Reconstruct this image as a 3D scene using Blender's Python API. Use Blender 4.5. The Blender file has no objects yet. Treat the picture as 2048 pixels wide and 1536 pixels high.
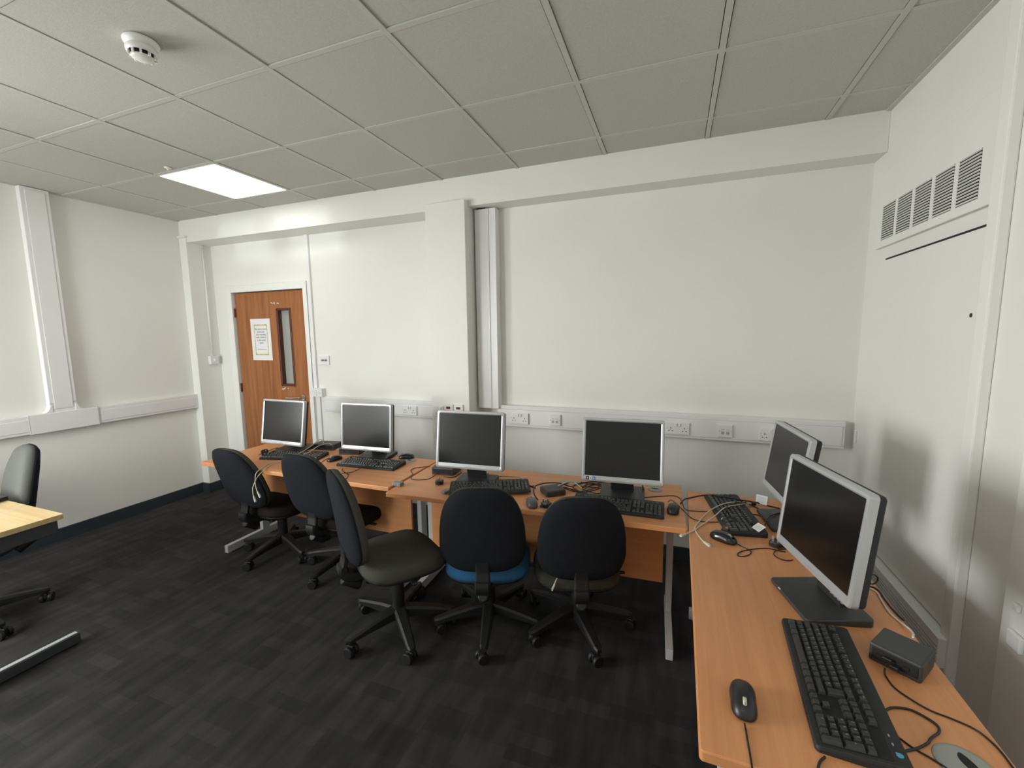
import bpy, bmesh, math, random
from math import radians as R, pi, sin, cos
from mathutils import Vector, Matrix, Euler
random.seed(7)
S = bpy.context.scene
COL = S.collection

# ------------------------------------------------------------------ materials
PANEL = 4.6; WINPOW = 44.0; WINPOW2 = 104.0; GL = 300.0; GL2 = 26.0; SKY = .2; EXPO = 0.17
END_SET = (0, 1, 13, 25, 26)
CARPET_A = (.0072, .0070, .0072, 1); CARPET_B = (.046, .0435, .0435, 1)
def srgb(r, g, b):
    f = lambda c: (c/255/12.92 if c/255 <= .04045 else ((c/255+.055)/1.055)**2.4)
    return (f(r), f(g), f(b), 1)

def mat(name, col, rough=.5, metal=0., spec=.5, var=0., vscale=30., bump=0., bscale=200., emit=None, estr=0., stretch=None, coat=0.):
    m = bpy.data.materials.new(name); m.use_nodes = True
    nt = m.node_tree; b = nt.nodes['Principled BSDF']
    b.inputs['Base Color'].default_value = col
    b.inputs['Roughness'].default_value = rough
    b.inputs['Metallic'].default_value = metal
    b.inputs['Specular IOR Level'].default_value = spec
    if coat: b.inputs['Coat Weight'].default_value = coat; b.inputs['Coat Roughness'].default_value = .25
    tc = nt.nodes.new('ShaderNodeTexCoord')
    src = tc.outputs['Object']
    if stretch:
        mp = nt.nodes.new('ShaderNodeMapping'); mp.inputs['Scale'].default_value = stretch
        nt.links.new(src, mp.inputs['Vector']); src = mp.outputs['Vector']
    if var:
        n = nt.nodes.new('ShaderNodeTexNoise'); n.inputs['Scale'].default_value = vscale; n.inputs['Detail'].default_value = 4
        nt.links.new(src, n.inputs['Vector'])
        cr = nt.nodes.new('ShaderNodeValToRGB')
        cr.color_ramp.elements[0].position = .3; cr.color_ramp.elements[1].position = .7
        cr.color_ramp.elements[0].color = tuple(max(0, c*(1-var)) for c in col[:3])+(1,)
        cr.color_ramp.elements[1].color = tuple(min(1, c*(1+var)) for c in col[:3])+(1,)
        nt.links.new(n.outputs['Fac'], cr.inputs['Fac']); nt.links.new(cr.outputs['Color'], b.inputs['Base Color'])
    if bump:
        n2 = nt.nodes.new('ShaderNodeTexNoise'); n2.inputs['Scale'].default_value = bscale; n2.inputs['Detail'].default_value = 3
        nt.links.new(src, n2.inputs['Vector'])
        bp = nt.nodes.new('ShaderNodeBump'); bp.inputs['Strength'].default_value = bump; bp.inputs['Distance'].default_value = .002
        nt.links.new(n2.outputs['Fac'], bp.inputs['Height']); nt.links.new(bp.outputs['Normal'], b.inputs['Normal'])
    if emit:
        b.inputs['Emission Color'].default_value = emit; b.inputs['Emission Strength'].default_value = estr
    return m

def wood(name, c1, c2, rough, axis='x', scale=1., spec=.4):
    m = bpy.data.materials.new(name); m.use_nodes = True
    nt = m.node_tree; b = nt.nodes['Principled BSDF']; L = nt.links
    tc = nt.nodes.new('ShaderNodeTexCoord'); mp = nt.nodes.new('ShaderNodeMapping')
    st = {'x': (1.2, 22, 22), 'z': (22, 22, 1.2), 'y': (22, 1.2, 22)}[axis]
    mp.inputs['Scale'].default_value = tuple(s*scale for s in st)
    L.new(tc.outputs['Object'], mp.inputs['Vector'])
    n = nt.nodes.new('ShaderNodeTexNoise'); n.inputs['Scale'].default_value = 1.5; n.inputs['Detail'].default_value = 6; n.inputs['Distortion'].default_value = .6
    L.new(mp.outputs['Vector'], n.inputs['Vector'])
    n2 = nt.nodes.new('ShaderNodeTexNoise'); n2.inputs['Scale'].default_value = 9; n2.inputs['Detail'].default_value = 3
    L.new(mp.outputs['Vector'], n2.inputs['Vector'])
    mx = nt.nodes.new('ShaderNodeMath'); mx.operation = 'MULTIPLY_ADD'; mx.inputs[1].default_value = .35
    L.new(n2.outputs['Fac'], mx.inputs[0]); L.new(n.outputs['Fac'], mx.inputs[2])
    cr = nt.nodes.new('ShaderNodeValToRGB')
    cr.color_ramp.elements[0].position = .45; cr.color_ramp.elements[1].position = .9
    cr.color_ramp.elements[0].color = c1; cr.color_ramp.elements[1].color = c2
    L.new(mx.outputs[0], cr.inputs['Fac']); L.new(cr.outputs['Color'], b.inputs['Base Color'])
    b.inputs['Roughness'].default_value = rough; b.inputs['Specular IOR Level'].default_value = spec
    return m

def carpet_mat():
    m = bpy.data.materials.new('charcoal carpet tiles'); m.use_nodes = True
    nt = m.node_tree; b = nt.nodes['Principled BSDF']; L = nt.links
    tc = nt.nodes.new('ShaderNodeTexCoord')
    mp = nt.nodes.new('ShaderNodeMapping'); mp.inputs['Scale'].default_value = (2.0, 8.5, 1); mp.inputs['Rotation'].default_value = (0, 0, R(90))
    L.new(tc.outputs['Object'], mp.inputs['Vector'])
    br = nt.nodes.new('ShaderNodeTexBrick'); br.inputs['Scale'].default_value = 1.0
    br.inputs['Color1'].default_value = (.58, .58, .58, 1); br.inputs['Color2'].default_value = (1, 1, 1, 1); br.inputs['Mortar'].default_value = (.8, .8, .8, 1)
    br.inputs['Mortar Size'].default_value = 0.0; br.inputs['Brick Width'].default_value = .55; br.inputs['Row Height'].default_value = .36; br.offset = .37
    L.new(mp.outputs['Vector'], br.inputs['Vector'])
    mp2 = nt.nodes.new('ShaderNodeMapping'); mp2.inputs['Scale'].default_value = (16, 3, 1); L.new(tc.outputs['Object'], mp2.inputs['Vector'])
    n = nt.nodes.new('ShaderNodeTexNoise'); n.inputs['Scale'].default_value = 1.; n.inputs['Detail'].default_value = 5; L.new(mp2.outputs['Vector'], n.inputs['Vector'])
    f = nt.nodes.new('ShaderNodeTexNoise'); f.inputs['Scale'].default_value = 420; f.inputs['Detail'].default_value = 2; L.new(tc.outputs['Object'], f.inputs['Vector'])
    a = nt.nodes.new('ShaderNodeMath'); a.operation = 'MULTIPLY'; L.new(br.outputs['Color'], a.inputs[0]); L.new(n.outputs['Fac'], a.inputs[1])
    cr = nt.nodes.new('ShaderNodeValToRGB'); cr.color_ramp.elements[0].position = .1; cr.color_ramp.elements[1].position = .62
    cr.color_ramp.elements[0].color = CARPET_A; cr.color_ramp.elements[1].color = CARPET_B
    L.new(a.outputs[0], cr.inputs['Fac'])
    mix = nt.nodes.new('ShaderNodeMix'); mix.data_type = 'RGBA'; mix.blend_type = 'MULTIPLY'; mix.inputs['Factor'].default_value = .5
    L.new(cr.outputs['Color'], mix.inputs['A']); L.new(f.outputs['Fac'], mix.inputs['B'])
    L.new(mix.outputs['Result'], b.inputs['Base Color'])
    b.inputs['Roughness'].default_value = .95; b.inputs['Specular IOR Level'].default_value = .12
    b.inputs['Sheen Weight'].default_value = .06; b.inputs['Sheen Roughness'].default_value = .5
    bp = nt.nodes.new('ShaderNodeBump'); bp.inputs['Strength'].default_value = .5; bp.inputs['Distance'].default_value = .003
    L.new(f.outputs['Fac'], bp.inputs['Height']); L.new(bp.outputs['Normal'], b.inputs['Normal'])
    return m

M = {}
M['wall'] = mat('white wall paint', (.80, .80, .765, 1), .55, spec=.3, var=.012, vscale=3, bump=.06, bscale=90)
M['ceil'] = mat('mineral fibre ceiling tile', (.54, .545, .51, 1), .95, spec=.1, var=.05, vscale=120, bump=.25, bscale=260)
M['tbar'] = mat('white ceiling grid steel', (.55, .555, .52, 1), .5, spec=.3)
M['void'] = mat('dark void', (.02, .02, .02, 1), .9)
M['pvc'] = mat('white pvc trunking', (.80, .80, .80, 1), .32, spec=.45)
M['pvcline'] = mat('grey pvc joint', (.42, .42, .42, 1), .5)
M['gloss'] = mat('white gloss paint', (.84, .84, .81, 1), .28, spec=.5)
M['carpet'] = carpet_mat()
M['skirt'] = mat('dark grey skirting paint', srgb(52, 60, 66), .42, spec=.4)
M['beech'] = wood('beech laminate', (.565, .243, .097, 1), (.665, .300, .127, 1), .42)
M['beech_edge'] = wood('beech edging', (.565, .243, .097, 1), (.65, .290, .120, 1), .4)
M['maple'] = wood('pale maple laminate', (.55, .40, .19, 1), (.70, .53, .28, 1), .4)
M['door'] = wood('sapele door veneer', (.25, .085, .026, 1), (.42, .165, .058, 1), .35, 'z', .8)
M['bead'] = mat('dark red hardwood bead', srgb(88, 42, 28), .4)
M['doordark'] = mat('dark door edge strip', srgb(52, 40, 36), .5)
M['steel'] = mat('silver grey painted steel', (.44, .45, .45, 1), .42, spec=.5)
M['darksteel'] = mat('graphite painted steel', (.045, .05, .055, 1), .5)
M['chrome'] = mat('satin chrome', (.7, .69, .66, 1), .22, metal=1)
M['silver'] = mat('silver plastic', (.46, .47, .475, 1), .30, metal=.4, spec=.5)
M['blackp'] = mat('black plastic', (.014, .014, .015, 1), .38, spec=.5, bump=.08, bscale=900)
M['blackm'] = mat('matt black plastic', (.022, .023, .023, 1), .6, spec=.35, bump=.1, bscale=700)
M['chairp'] = mat('black chair nylon', (.012, .012, .0125, 1), .5, spec=.35, bump=.1, bscale=700)
M['basep'] = mat('charcoal stand plastic', (.040, .041, .042, 1), .45, spec=.45)
M['keys'] = mat('black keycap plastic', (.030, .031, .030, 1), .35, spec=.55)
M['slot'] = mat('black slot', (.004, .004, .004, 1), .7)
M['screen'] = mat('matt lcd screen', (.006, .006, .006, 1), .22, spec=.5)
M['fabric'] = mat('black woven fabric', (.014, .0155, .019, 1), .95, spec=.12, var=.25, vscale=350, bump=.5, bscale=700)
M['fabricg'] = mat('charcoal grey woven fabric', (.062, .062, .052, 1), .95, spec=.12, var=.15, vscale=350, bump=.5, bscale=700)
M['fabricl'] = mat('grey woven fabric', (.12, .125, .115, 1), .95, spec=.12, var=.12, vscale=350, bump=.5, bscale=700)
M['fabricb'] = mat('blue woven fabric', (.035, .125, .26, 1), .95, spec=.12, var=.12, vscale=350, bump=.5, bscale=700)
M['fabricd'] = mat('dark brown black fabric', (.020, .017, .016, 1), .95, spec=.12, var=.15, vscale=350, bump=.5, bscale=700)
M['cream'] = mat('cream cable sheath', (.60, .56, .43, 1), .45)
M['whitec'] = mat('white cable sheath', (.66, .64, .56, 1), .45)
M['blackc'] = mat('black cable sheath', (.010, .010, .010, 1), .4, spec=.45)
M['clear'] = mat('clear cable plug', (.62, .62, .56, 1), .2, spec=.6)
M['paper'] = mat('white paper', (.80, .80, .82, 1), .7, spec=.2)
M['label'] = mat('white tag', (.72, .73, .74, 1), .5)
M['ink'] = mat('black ink', (.02, .02, .02, 1), .6)
M['gold'] = mat('mustard print', (.58, .44, .06, 1), .6, var=.5, vscale=160)
M['legend'] = mat('grey key legend', (.30, .30, .29, 1), .5)
M['bluem'] = mat('blue mark', (.06, .30, .42, 1), .4)
M['blue'] = mat('blue sticker', (.05, .22, .52, 1), .4)
M['red'] = mat('red mark', (.55, .07, .04, 1), .4)
M['redneon'] = mat('dark red neon window', (.10, .012, .015, 1), .3)
M['grey'] = mat('grey plastic', (.20, .20, .185, 1), .5)
M['grommet'] = mat('light grey grommet plastic', (.30, .315, .29, 1), .5)
M['mousegrey'] = mat('dark silver mouse shell', (.085, .085, .085, 1), .35, spec=.5)
M['blackgloss'] = mat('gloss black shell', (.010, .010, .011, 1), .16, spec=.6)
M['wheel'] = mat('pale scroll wheel', (.52, .52, .42, 1), .4)
M['glass'] = mat('obscured door glass', (.36, .365, .34, 1), .12, spec=.5)
M['panel'] = mat('lit light diffuser', (.9, .9, .9, 1), .4, emit=(1, .985, .955, 1), estr=PANEL)
M['hole'] = mat('dark hole', (.03, .03, .03, 1), .8)

# ------------------------------------------------------------------ mesh helpers
class MB:
    def __init__(s): s.bm = bmesh.new()
    def merge(s, b, mtx=None):
        if mtx is not None: bmesh.ops.transform(b, matrix=mtx, verts=b.verts)
        vm = {}
        for v in b.verts: vm[v] = s.bm.verts.new(v.co)
        for f in b.faces:
            try:
                nf = s.bm.faces.new([vm[v] for v in f.verts]); nf.smooth = f.smooth
            except ValueError: pass
        b.free()
        return s
    def box(s, c, d, rot=None, bev=0., seg=2, taper=None):
        b = bmesh.new(); bmesh.ops.create_cube(b, size=1)
        bmesh.ops.scale(b, vec=d, verts=b.verts)
        if taper:
            for v in b.verts:
                if v.co.z > 0: v.co.x *= taper[0]; v.co.y *= taper[1]
        if bev: bmesh.ops.bevel(b, geom=list(b.edges), offset=bev, segments=seg, profile=.5, affect='EDGES')
        mt = Matrix.Translation(c)
        if rot is not None: mt = mt @ Euler(rot).to_matrix().to_4x4()
        return s.merge(b, mt)
    def bb(s, x0, x1, y0, y1, z0, z1, bev=0., seg=2):
        return s.box(((x0+x1)/2, (y0+y1)/2, (z0+z1)/2), (abs(x1-x0), abs(y1-y0), abs(z1-z0)), None, bev, seg)
    def cyl(s, c, r, h, rot=None, seg=24, r2=None, bev=0.):
        b = bmesh.new(); bmesh.ops.create_cone(b, cap_ends=True, segments=seg, radius1=r, radius2=r if r2 is None else r2, depth=h)
        if bev:
            es = [e for e in b.edges if abs(e.verts[0].co.z-e.verts[1].co.z) < 1e-6]
            bmesh.ops.bevel(b, geom=es, offset=bev, segments=2, profile=.5, affect='EDGES')
        for f in b.faces: f.smooth = len(f.verts) == 4
        mt = Matrix.Translation(c)
        if rot is not None: mt = mt @ Euler(rot).to_matrix().to_4x4()
        return s.merge(b, mt)
    def lathe(s, prof, seg=32, mtx=None):
        b = bmesh.new(); rings = []
        for r, z in prof:
            if r < 1e-6: rings.append([b.verts.new((0, 0, z))])
            else: rings.append([b.verts.new((r*cos(2*pi*k/seg), r*sin(2*pi*k/seg), z)) for k in range(seg)])
        for A, B in zip(rings, rings[1:]):
            for k in range(seg):
                k2 = (k+1) % seg
                q = [A[k % len(A)], A[k2 % len(A)], B[k2 % len(B)], B[k % len(B)]]
                q = list(dict.fromkeys(q))
                if len(q) > 2:
                    f = b.faces.new(q); f.smooth = True
        return s.merge(b, mtx)
    def loft(s, rings, cap=True, smooth=True):
        vs = [[s.bm.verts.new(p) for p in r] for r in rings]; n = len(rings[0])
        for A, B in zip(vs, vs[1:]):
            for k in range(n):
                f = s.bm.faces.new((A[k], A[(k+1) % n], B[(k+1) % n], B[k])); f.smooth = smooth
        if cap:
            for r, ring in ((rings[0], vs[0]), (rings[-1], vs[-1])):
                c = sum((Vector(p) for p in r), Vector())/n; cv = s.bm.verts.new(c)
                for k in range(n):
                    f = s.bm.faces.new((ring[k], ring[(k+1) % n], cv)); f.smooth = smooth
        return s
    def tube(s, pts, r, seg=8, smoothing=True):
        pts = [Vector(p) for p in pts]
        if smoothing: pts = spline(pts)
        rings = []; up = Vector((0, 0, 1)); n = len(pts); prev = None
        for i, p in enumerate(pts):
            t = (pts[min(i+1, n-1)]-pts[max(i-1, 0)])
            if t.length < 1e-9: t = Vector((1, 0, 0))
            t.normalize()
            if prev is None:
                a = up if abs(t.z) < .9 else Vector((1, 0, 0))
                u = t.cross(a).normalized()
            else:
                u = (prev - t*prev.dot(t))
                u = u.normalized() if u.length > 1e-6 else t.orthogonal().normalized()
            prev = u; v = t.cross(u)
            rr = r[i] if isinstance(r, (list, tuple)) else r
            rings.append([p+(u*cos(2*pi*k/seg)+v*sin(2*pi*k/seg))*rr for k in range(seg)])
        return s.loft(rings)
    def prism(s, poly, z0, z1, bev=0., mtx=None):
        b = bmesh.new(); vs = [b.verts.new((x, y, z0)) for x, y in poly]
        f = b.faces.new(vs); r = bmesh.ops.extrude_face_region(b, geom=[f])
        for v in [g for g in r['geom'] if isinstance(g, bmesh.types.BMVert)]: v.co.z = z1
        if bev:
            es = [e for e in b.edges if abs(e.verts[0].co.z-e.verts[1].co.z) < 1e-6]
            bmesh.ops.bevel(b, geom=es, offset=bev, segments=2, profile=.5, affect='EDGES')
        return s.merge(b, mtx)
    def build(s, name, m, parent=None, loc=(0, 0, 0), rot=(0, 0, 0), smooth=None, norm=True):
        if norm: bmesh.ops.recalc_face_normals(s.bm, faces=s.bm.faces)
        me = bpy.data.meshes.new(name); s.bm.to_mesh(me); s.bm.free()
        me.materials.append(M[m] if isinstance(m, str) else m)
        o = bpy.data.objects.new(name, me); COL.objects.link(o)
        o.location = loc; o.rotation_euler = rot
        if parent: o.parent = parent
        return o

def spline(p, per=7):
    out = []
    n = len(p)
    for i in range(n-1):
        a, b, c, d = p[max(i-1, 0)], p[i], p[i+1], p[min(i+2, n-1)]
        for k in range(per):
            t = k/per
            out.append(.5*((2*b)+(c-a)*t+(2*a-5*b+4*c-d)*t*t+(-a+3*b-3*c+d)*t*t*t))
    out.append(p[-1]); return out

def thing(name, label, cat, loc=(0, 0, 0), rotz=0., group=None):
    o = bpy.data.objects.new(name, None); COL.objects.link(o)
    o.location = loc; o.rotation_euler = (0, 0, rotz); o.empty_display_size = .1
    o['label'] = label; o['category'] = cat
    if group: o['group'] = group
    return o
def tag(o, label, cat, group=None):
    o['label'] = label; o['category'] = cat
    if group: o['group'] = group
    return o
def struct(o, label, cat=None):
    o['kind'] = 'structure'; o['label'] = label
    if cat: o['category'] = cat
    return o
def copy_tree(o, parent=None):
    c = o.copy(); COL.objects.link(c)
    if parent: c.parent = parent
    for ch in o.children: copy_tree(ch, c)
    return c
def text(parent, name, body, size, m, loc, rot, align='CENTER', depth=.0004, lines=1.):
    cu = bpy.data.curves.new(name+'_t', 'FONT'); cu.body = body; cu.size = size; cu.align_x = align; cu.align_y = 'CENTER'
    cu.extrude = depth; cu.resolution_u = 2; cu.space_line = lines
    to = bpy.data.objects.new(name+'_t', cu); COL.objects.link(to)
    dg = bpy.context.evaluated_depsgraph_get(); dg.update()
    me = bpy.data.meshes.new_from_object(to.evaluated_get(dg)); me.name = name
    bpy.data.objects.remove(to); bpy.data.curves.remove(cu)
    me.materials.clear(); me.materials.append(M[m])
    o = bpy.data.objects.new(name, me); COL.objects.link(o); o.parent = parent; o.location = loc; o.rotation_euler = rot
    return o
def sq(t, p):
    return math.copysign(abs(t)**p, t)
# ------------------------------------------------------------------ room shell
H = 2.75
XL, XR, YB1, YB2, YF = -2.95, 2.68, .49, .42, -3.75
m = MB(); m.bb(XL-.1, XR+.1, YF-.1, YB1+.1, -.1, 0); struct(m.build('floor', 'carpet'), 'dark charcoal carpet tile floor', 'floor')
m = MB()
for i in range(-5, 5):
    for j in range(-7, 1):
        x0, x1, y0, y1 = max(i*.6, XL), min(i*.6+.6, XR), max(j*.6, YF), min(j*.6+.6, YB1)
        if x1 <= x0 or y1 <= y0: continue
        if (i, j) in ((-3, -1), (-3, -5), (2, -5)): continue
        g = .0155; dz = random.choice((0, 0, 0, .001, .002))
        m.bb(x0+g, x1-g, y0+g, y1-g, H+.002+dz, H+.02)
ceil = struct(m.build('ceiling', 'ceil'), 'grey white suspended tile ceiling', 'ceiling')
m = MB(); m.bb(XL-.1, XR+.1, YF-.1, YB1+.1, H+.08, H+.12); m.build('ceiling_void', 'void', ceil)
m = MB()
for i in range(-4, 5): m.bb(i*.6-.012, i*.6+.012, YF, .283, H-.001, H+.03)
for j in range(-6, 1): m.bb(XL, XR, j*.6-.012, j*.6+.012, H, H+.03)
m.build('ceiling_grid', 'tbar', ceil)
m = MB(); m.bb(XL, XL+.022, YF, .283, H-.004, H+.02); m.bb(XR-.022, XR, YF, .283, H-.004, H+.02); m.bb(XL, XR, .263, .283, H-.004, H+.02)
m.build('edge_trim', 'tbar', ceil)
wy0, wy1, wz2, wz3 = -3.70, -2.3, .68, 2.35
m = MB(); m.bb(XL-.2, XL, YF-.2, wy0, 0, H+.1); m.bb(XL-.2, XL, wy1, YB1+.1, 0, H+.1); m.bb(XL-.2, XL, wy0, wy1, 0, wz2); m.bb(XL-.2, XL, wy0, wy1, wz3, H+.1)
struct(m.build('wall_left', 'wall'), 'plain white left wall', 'wall')
m = MB()
for y in (wy0+.03, (wy0+wy1)/2, wy1-.03): m.bb(XL-.13, XL-.07, y-.03, y+.03, wz2, wz3)
for z in (wz2+.03, wz3-.03): m.bb(XL-.129, XL-.071, wy0, wy1, z-.03, z+.03)
struct(m.build('added_window', 'gloss'), 'added white window frame in the left wall, unseen behind the camera', 'window')  # unseen window, added to brighten the right side of the room
m = MB()
dx0, dx1, dz1 = -2.585, -1.625, 2.075
m.bb(XL, dx0, YB1, YB1+.12, 0, H+.1); m.bb(dx1, -.001, YB1, YB1+.12, 0, H+.1); m.bb(dx0, dx1, YB1, YB1+.12, dz1, H+.1)
struct(m.build('wall_back', 'wall'), 'white back wall around the brown door', 'wall')
m = MB(); m.bb(.0, XR+.1, YB2, YB2+.19, 0, H+.1)
struct(m.build('wall_back', 'wall'), 'white back wall behind the row of monitors', 'wall')
m = MB(); m.bb(XR, XR+.1, YF-.1, YB1+.1, 0, H+.1); struct(m.build('wall_right', 'wall'), 'white right wall beside the corner desk', 'wall')
# front wall (behind the camera) with its window opening and an added light slot
wx0, wx1, wz0, wz1 = -2.25, -1.3, .85, 2.25
tx0, tx1, tx2, tx3, tz0, tz1 = -.424, -.239, -.165, .055, 2.115, 2.245
YW = YF-.03
m = MB(); m.bb(XL+.001, wx0, YW, YF, 0, H+.1); m.bb(wx0, wx1, YW, YF, 0, wz0); m.bb(wx0, wx1, YW, YF, wz1, H+.1)
m.bb(wx1, tx0, YW, YF, 0, H+.1); m.bb(tx0, tx3, YW, YF, 0, tz0); m.bb(tx0, tx3, YW, YF, tz1, H+.1); m.bb(tx1, tx2, YW, YF, tz0, tz1); m.bb(tx3, XR, YW, YF, 0, H+.1)
struct(m.build('wall_front', 'wall'), 'white wall behind the camera', 'wall')
m = MB(); m.bb(tx1+.01, tx2-.01, YW-.02, YW-.001, tz0-.02, tz1+.02); m.bb(tx0-.03, tx0-.004, YW-.02, YW-.001, tz0-.02, tz1+.02); m.bb(tx3+.004, tx3+.03, YW-.02, YW-.001, tz0-.02, tz1+.02)
struct(m.build('added_light_slot', 'gloss'), 'added narrow slot behind the camera, shaping the light patches above the door', 'window')  # added slot, sized to throw the light patches above the door
m = MB()
for x in (wx0+.03, (wx0+wx1)/2, wx1-.03): m.bb(x-.03, x+.03, YF-.10, YF-.04, wz0, wz1)
for z in (wz0+.03, wz1-.03): m.bb(wx0, wx1, YF-.099, YF-.041, z-.03, z+.03)
struct(m.build('window_1', 'gloss'), 'white window frame in the wall behind the camera', 'window')
# bulkhead, pillar, boxing, pier
m = MB(); m.bb(XL, XR, .26, YB1+.02, 2.542, H+.06, .003)
struct(m.build('trim_1', 'wall'), 'white boxed beam running under the ceiling along the back wall', 'beam')
m = MB(); m.bb(-.118, .212, .205, YB1+.05, 0, 2.578, .004)
struct(m.build('trim_2', 'wall'), 'square white pillar projecting from the back wall', 'pillar')
m = MB(); m.bb(XL, -2.85, .25, YB1, 0, 2.60, .004); m.bb(XL, -2.835, .235, .285, 2.585, 2.605, .003)
struct(m.build('trim_3', 'wall'), 'white boxed pipe casing in the far left corner', 'casing')
m = MB(); m.bb(2.645, XR, -.735, -.675, 0, H, .006)
struct(m.build('trim_4', 'gloss'), 'white vertical cover strip on the right wall', 'trim')
m = MB(); m.bb(2.62, XR, -3.6, -1.01, 0, H, .004)
struct(m.build('trim_5', 'wall'), 'flat white pier at the right edge of view', 'pier')
m = MB(); m.bb(2.668, XR, .350, .362, .94, 1.02, .003); struct(m.build('trim_6', 'pvc'), 'short white trim upstand by the trunking end in the right corner', 'trim')
# skirting
def skirt(name, segs, label):
    m = MB()
    for s in segs: m.bb(*s, 0, .092); m.bb(*[a for a in s], .092, .1)
    return struct(m.build(name, 'skirt'), label, 'skirting')
skirt('baseboard_left', [(XL, XL+.016, YF, .25), (XL, -2.834, .234, .25), (-2.85, -2.834, .234, YB1)], 'dark grey skirting along the left wall')
skirt('baseboard_back', [(-2.834, -2.66, YB1-.016, YB1), (-1.585, -.118, YB1-.016, YB1), (-.134, -.118, .19, YB1), (-.134, .228, .189, .205), (.212, .228, .19, YB2), (.228, XR, YB2-.016, YB2)], 'dark grey skirting along the back wall')
skirt('baseboard_right', [(XR-.016, XR, -.675, YB2), (XR-.016, XR, -1.01, -.735), (2.604, 2.62, -3.6, -1.01)], 'dark grey skirting along the right wall')

# ------------------------------------------------------------------ door
d = thing('door_1', 'brown veneered door with slim glazed slot at the far left', 'door', (0, 0, 0)); d['kind'] = 'structure'
yl = .492
lx0, lx1, lz1 = -2.565, -1.655, 2.052
vx0, vx1, vz0, vz1 = -2.0, -1.835, 1.135, 1.875
m = MB()
m.bb(lx0, vx0, yl, yl+.045, .008, lz1); m.bb(vx1, lx1, yl, yl+.045, .008, lz1); m.bb(vx0, vx1, yl, yl+.045, .008, vz0); m.bb(vx0, vx1, yl, yl+.045, vz1, lz1)
m.build('door_leaf', 'door', d)
m = MB(); m.bb(lx1, lx1+.024, yl+.002, yl+.05, 0, lz1+.01); m.build('edge_strip', 'doordark', d)
m = MB()
for a in ((vx0-.012, vx0+.01, vz0-.012, vz1+.012), (vx1-.01, vx1+.012, vz0-.012, vz1+.012)): m.bb(a[0], a[1], yl-.006, yl+.05, a[2], a[3], .002)
m.bb(vx0, vx1, yl-.006, yl+.05, vz0-.012, vz0+.008, .002); m.bb(vx0, vx1, yl-.006, yl+.05, vz1-.008, vz1+.012, .002)
m.build('glazing_bead', 'bead', d)
m = MB(); m.bb(vx0, vx1, yl+.040, yl+.046, vz0, vz1); m.build('glass_pane', 'glass', d)
m = MB()
m.bb(-2.66, -2.58, .462, .64, 0, 2.13, .004); m.bb(-1.631, -1.583, .462, .64, 0, 2.13, .004); m.bb(-2.5795, -1.6315, .4625, .64, 2.06, 2.1295, .004)
m.build('door_frame', 'gloss', d)
m = MB(); m.bb(-2.60, -1.60, .62, .63, 0, 2.1); m.build('door_backing', 'void', d)
for z in (1.86, 1.09, .28):
    m = MB(); m.bb(-2.576, -2.562, .484, .494, z-.045, z+.045, .002); m.cyl((-2.571, .482, z), .006, .09, seg=12); m.build('hinge', 'bead', d)
hd = MB(); hd.cyl((-1.735, yl-.006, 1.015), .026, .012, (pi/2, 0, 0)); hd.tube([(-1.735, yl-.008, 1.015), (-1.735, yl-.05, 1.016), (-1.76, yl-.056, 1.017), (-1.84, yl-.056, 1.012), (-1.91, yl-.052, 1.013)], .0095)
hd.build('lever_handle', 'chrome', d)
for (sx, sz, n) in ((-2.03, 1.94, 6), (-1.98, 1.095, 7)):
    m = MB()
    for k in range(n):
        m.box((sx+random.uniform(-.045, .055), yl-.0006, sz+random.uniform(-.007, .009)), (random.uniform(.006, .018), .0008, random.uniform(.004, .009)), (0, random.uniform(-.6, .6), 0))
    m.build('paint_scuff', 'paper', d)

# poster
pz = thing('poster', 'white printed notice with mustard border taped to the brown door', 'poster', (-2.238, yl-.001, 1.585))
m = MB(); m.box((0, -.001, 0), (.268, .0012, .415)); m.build('sheet', 'paper', pz)
m = MB(); bw, bh = .172, .29
for k in range(17):
    x = -bw/2+bw*k/16
    for z in (bh/2, -bh/2-.004): m.box((x, -.0019, z), (.0085, .0006, random.uniform(.009, .016)), (0, random.uniform(-.4, .4), 0))
for k in range(28):
    z = -bh/2+bh*k/27
    for x in (-bw/2, bw/2): m.box((x, -.0019, z), (random.uniform(.007, .012), .0006, .0085), (0, random.uniform(-.4, .4), 0))
m.build('printed_border', 'gold', pz)
text(pz, 'printed_words', 'No job is more\nimportant,\nthan working\nwith children\nin the early\nyears', .0255, 'ink', (0, -.0018, .036), (pi/2, 0, 0), lines=1.08)
m = MB()
for k in range(16): m.box((-.062+k*.008, -.0019, -.098), (random.uniform(.004, .0075), .0006, .004))
m.build('small_print', 'ink', pz)

# ------------------------------------------------------------------ trunking, conduit
def trunk_h(label, x0, x1, z0, z1, yw, dep, ends=()):
    t = thing('cable_trunking', label, 'trunking', ((x0+x1)/2, yw, z0)); cx = (x0+x1)/2; w = x1-x0; h = z1-z0
    m = MB(); m.box((0, -dep/2, h/2), (w, dep, h), None, .004); m.build('trunking_body', 'pvc', t)
    m = MB(); m.box((0, -dep-.002, h/2-.006), (w-.03, .004, h-.045), None, .0015); m.build('trunking_lid', 'pvc', t)
    m = MB()
    for z in (h-.028, .0165): m.box((0, -dep-.0012, z), (w-.004, .0026, .0022))
    m.build('joint_line', 'pvcline', t)
    return t
trunk_h('white dado cable trunking on the back wall left of the pillar', -1.415, -.118, .905, 1.045, YB1, .06)
trunk_h('long white dado cable trunking on the back wall right of the pillar', .375, 2.625, .90, 1.062, YB2, .06)
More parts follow.
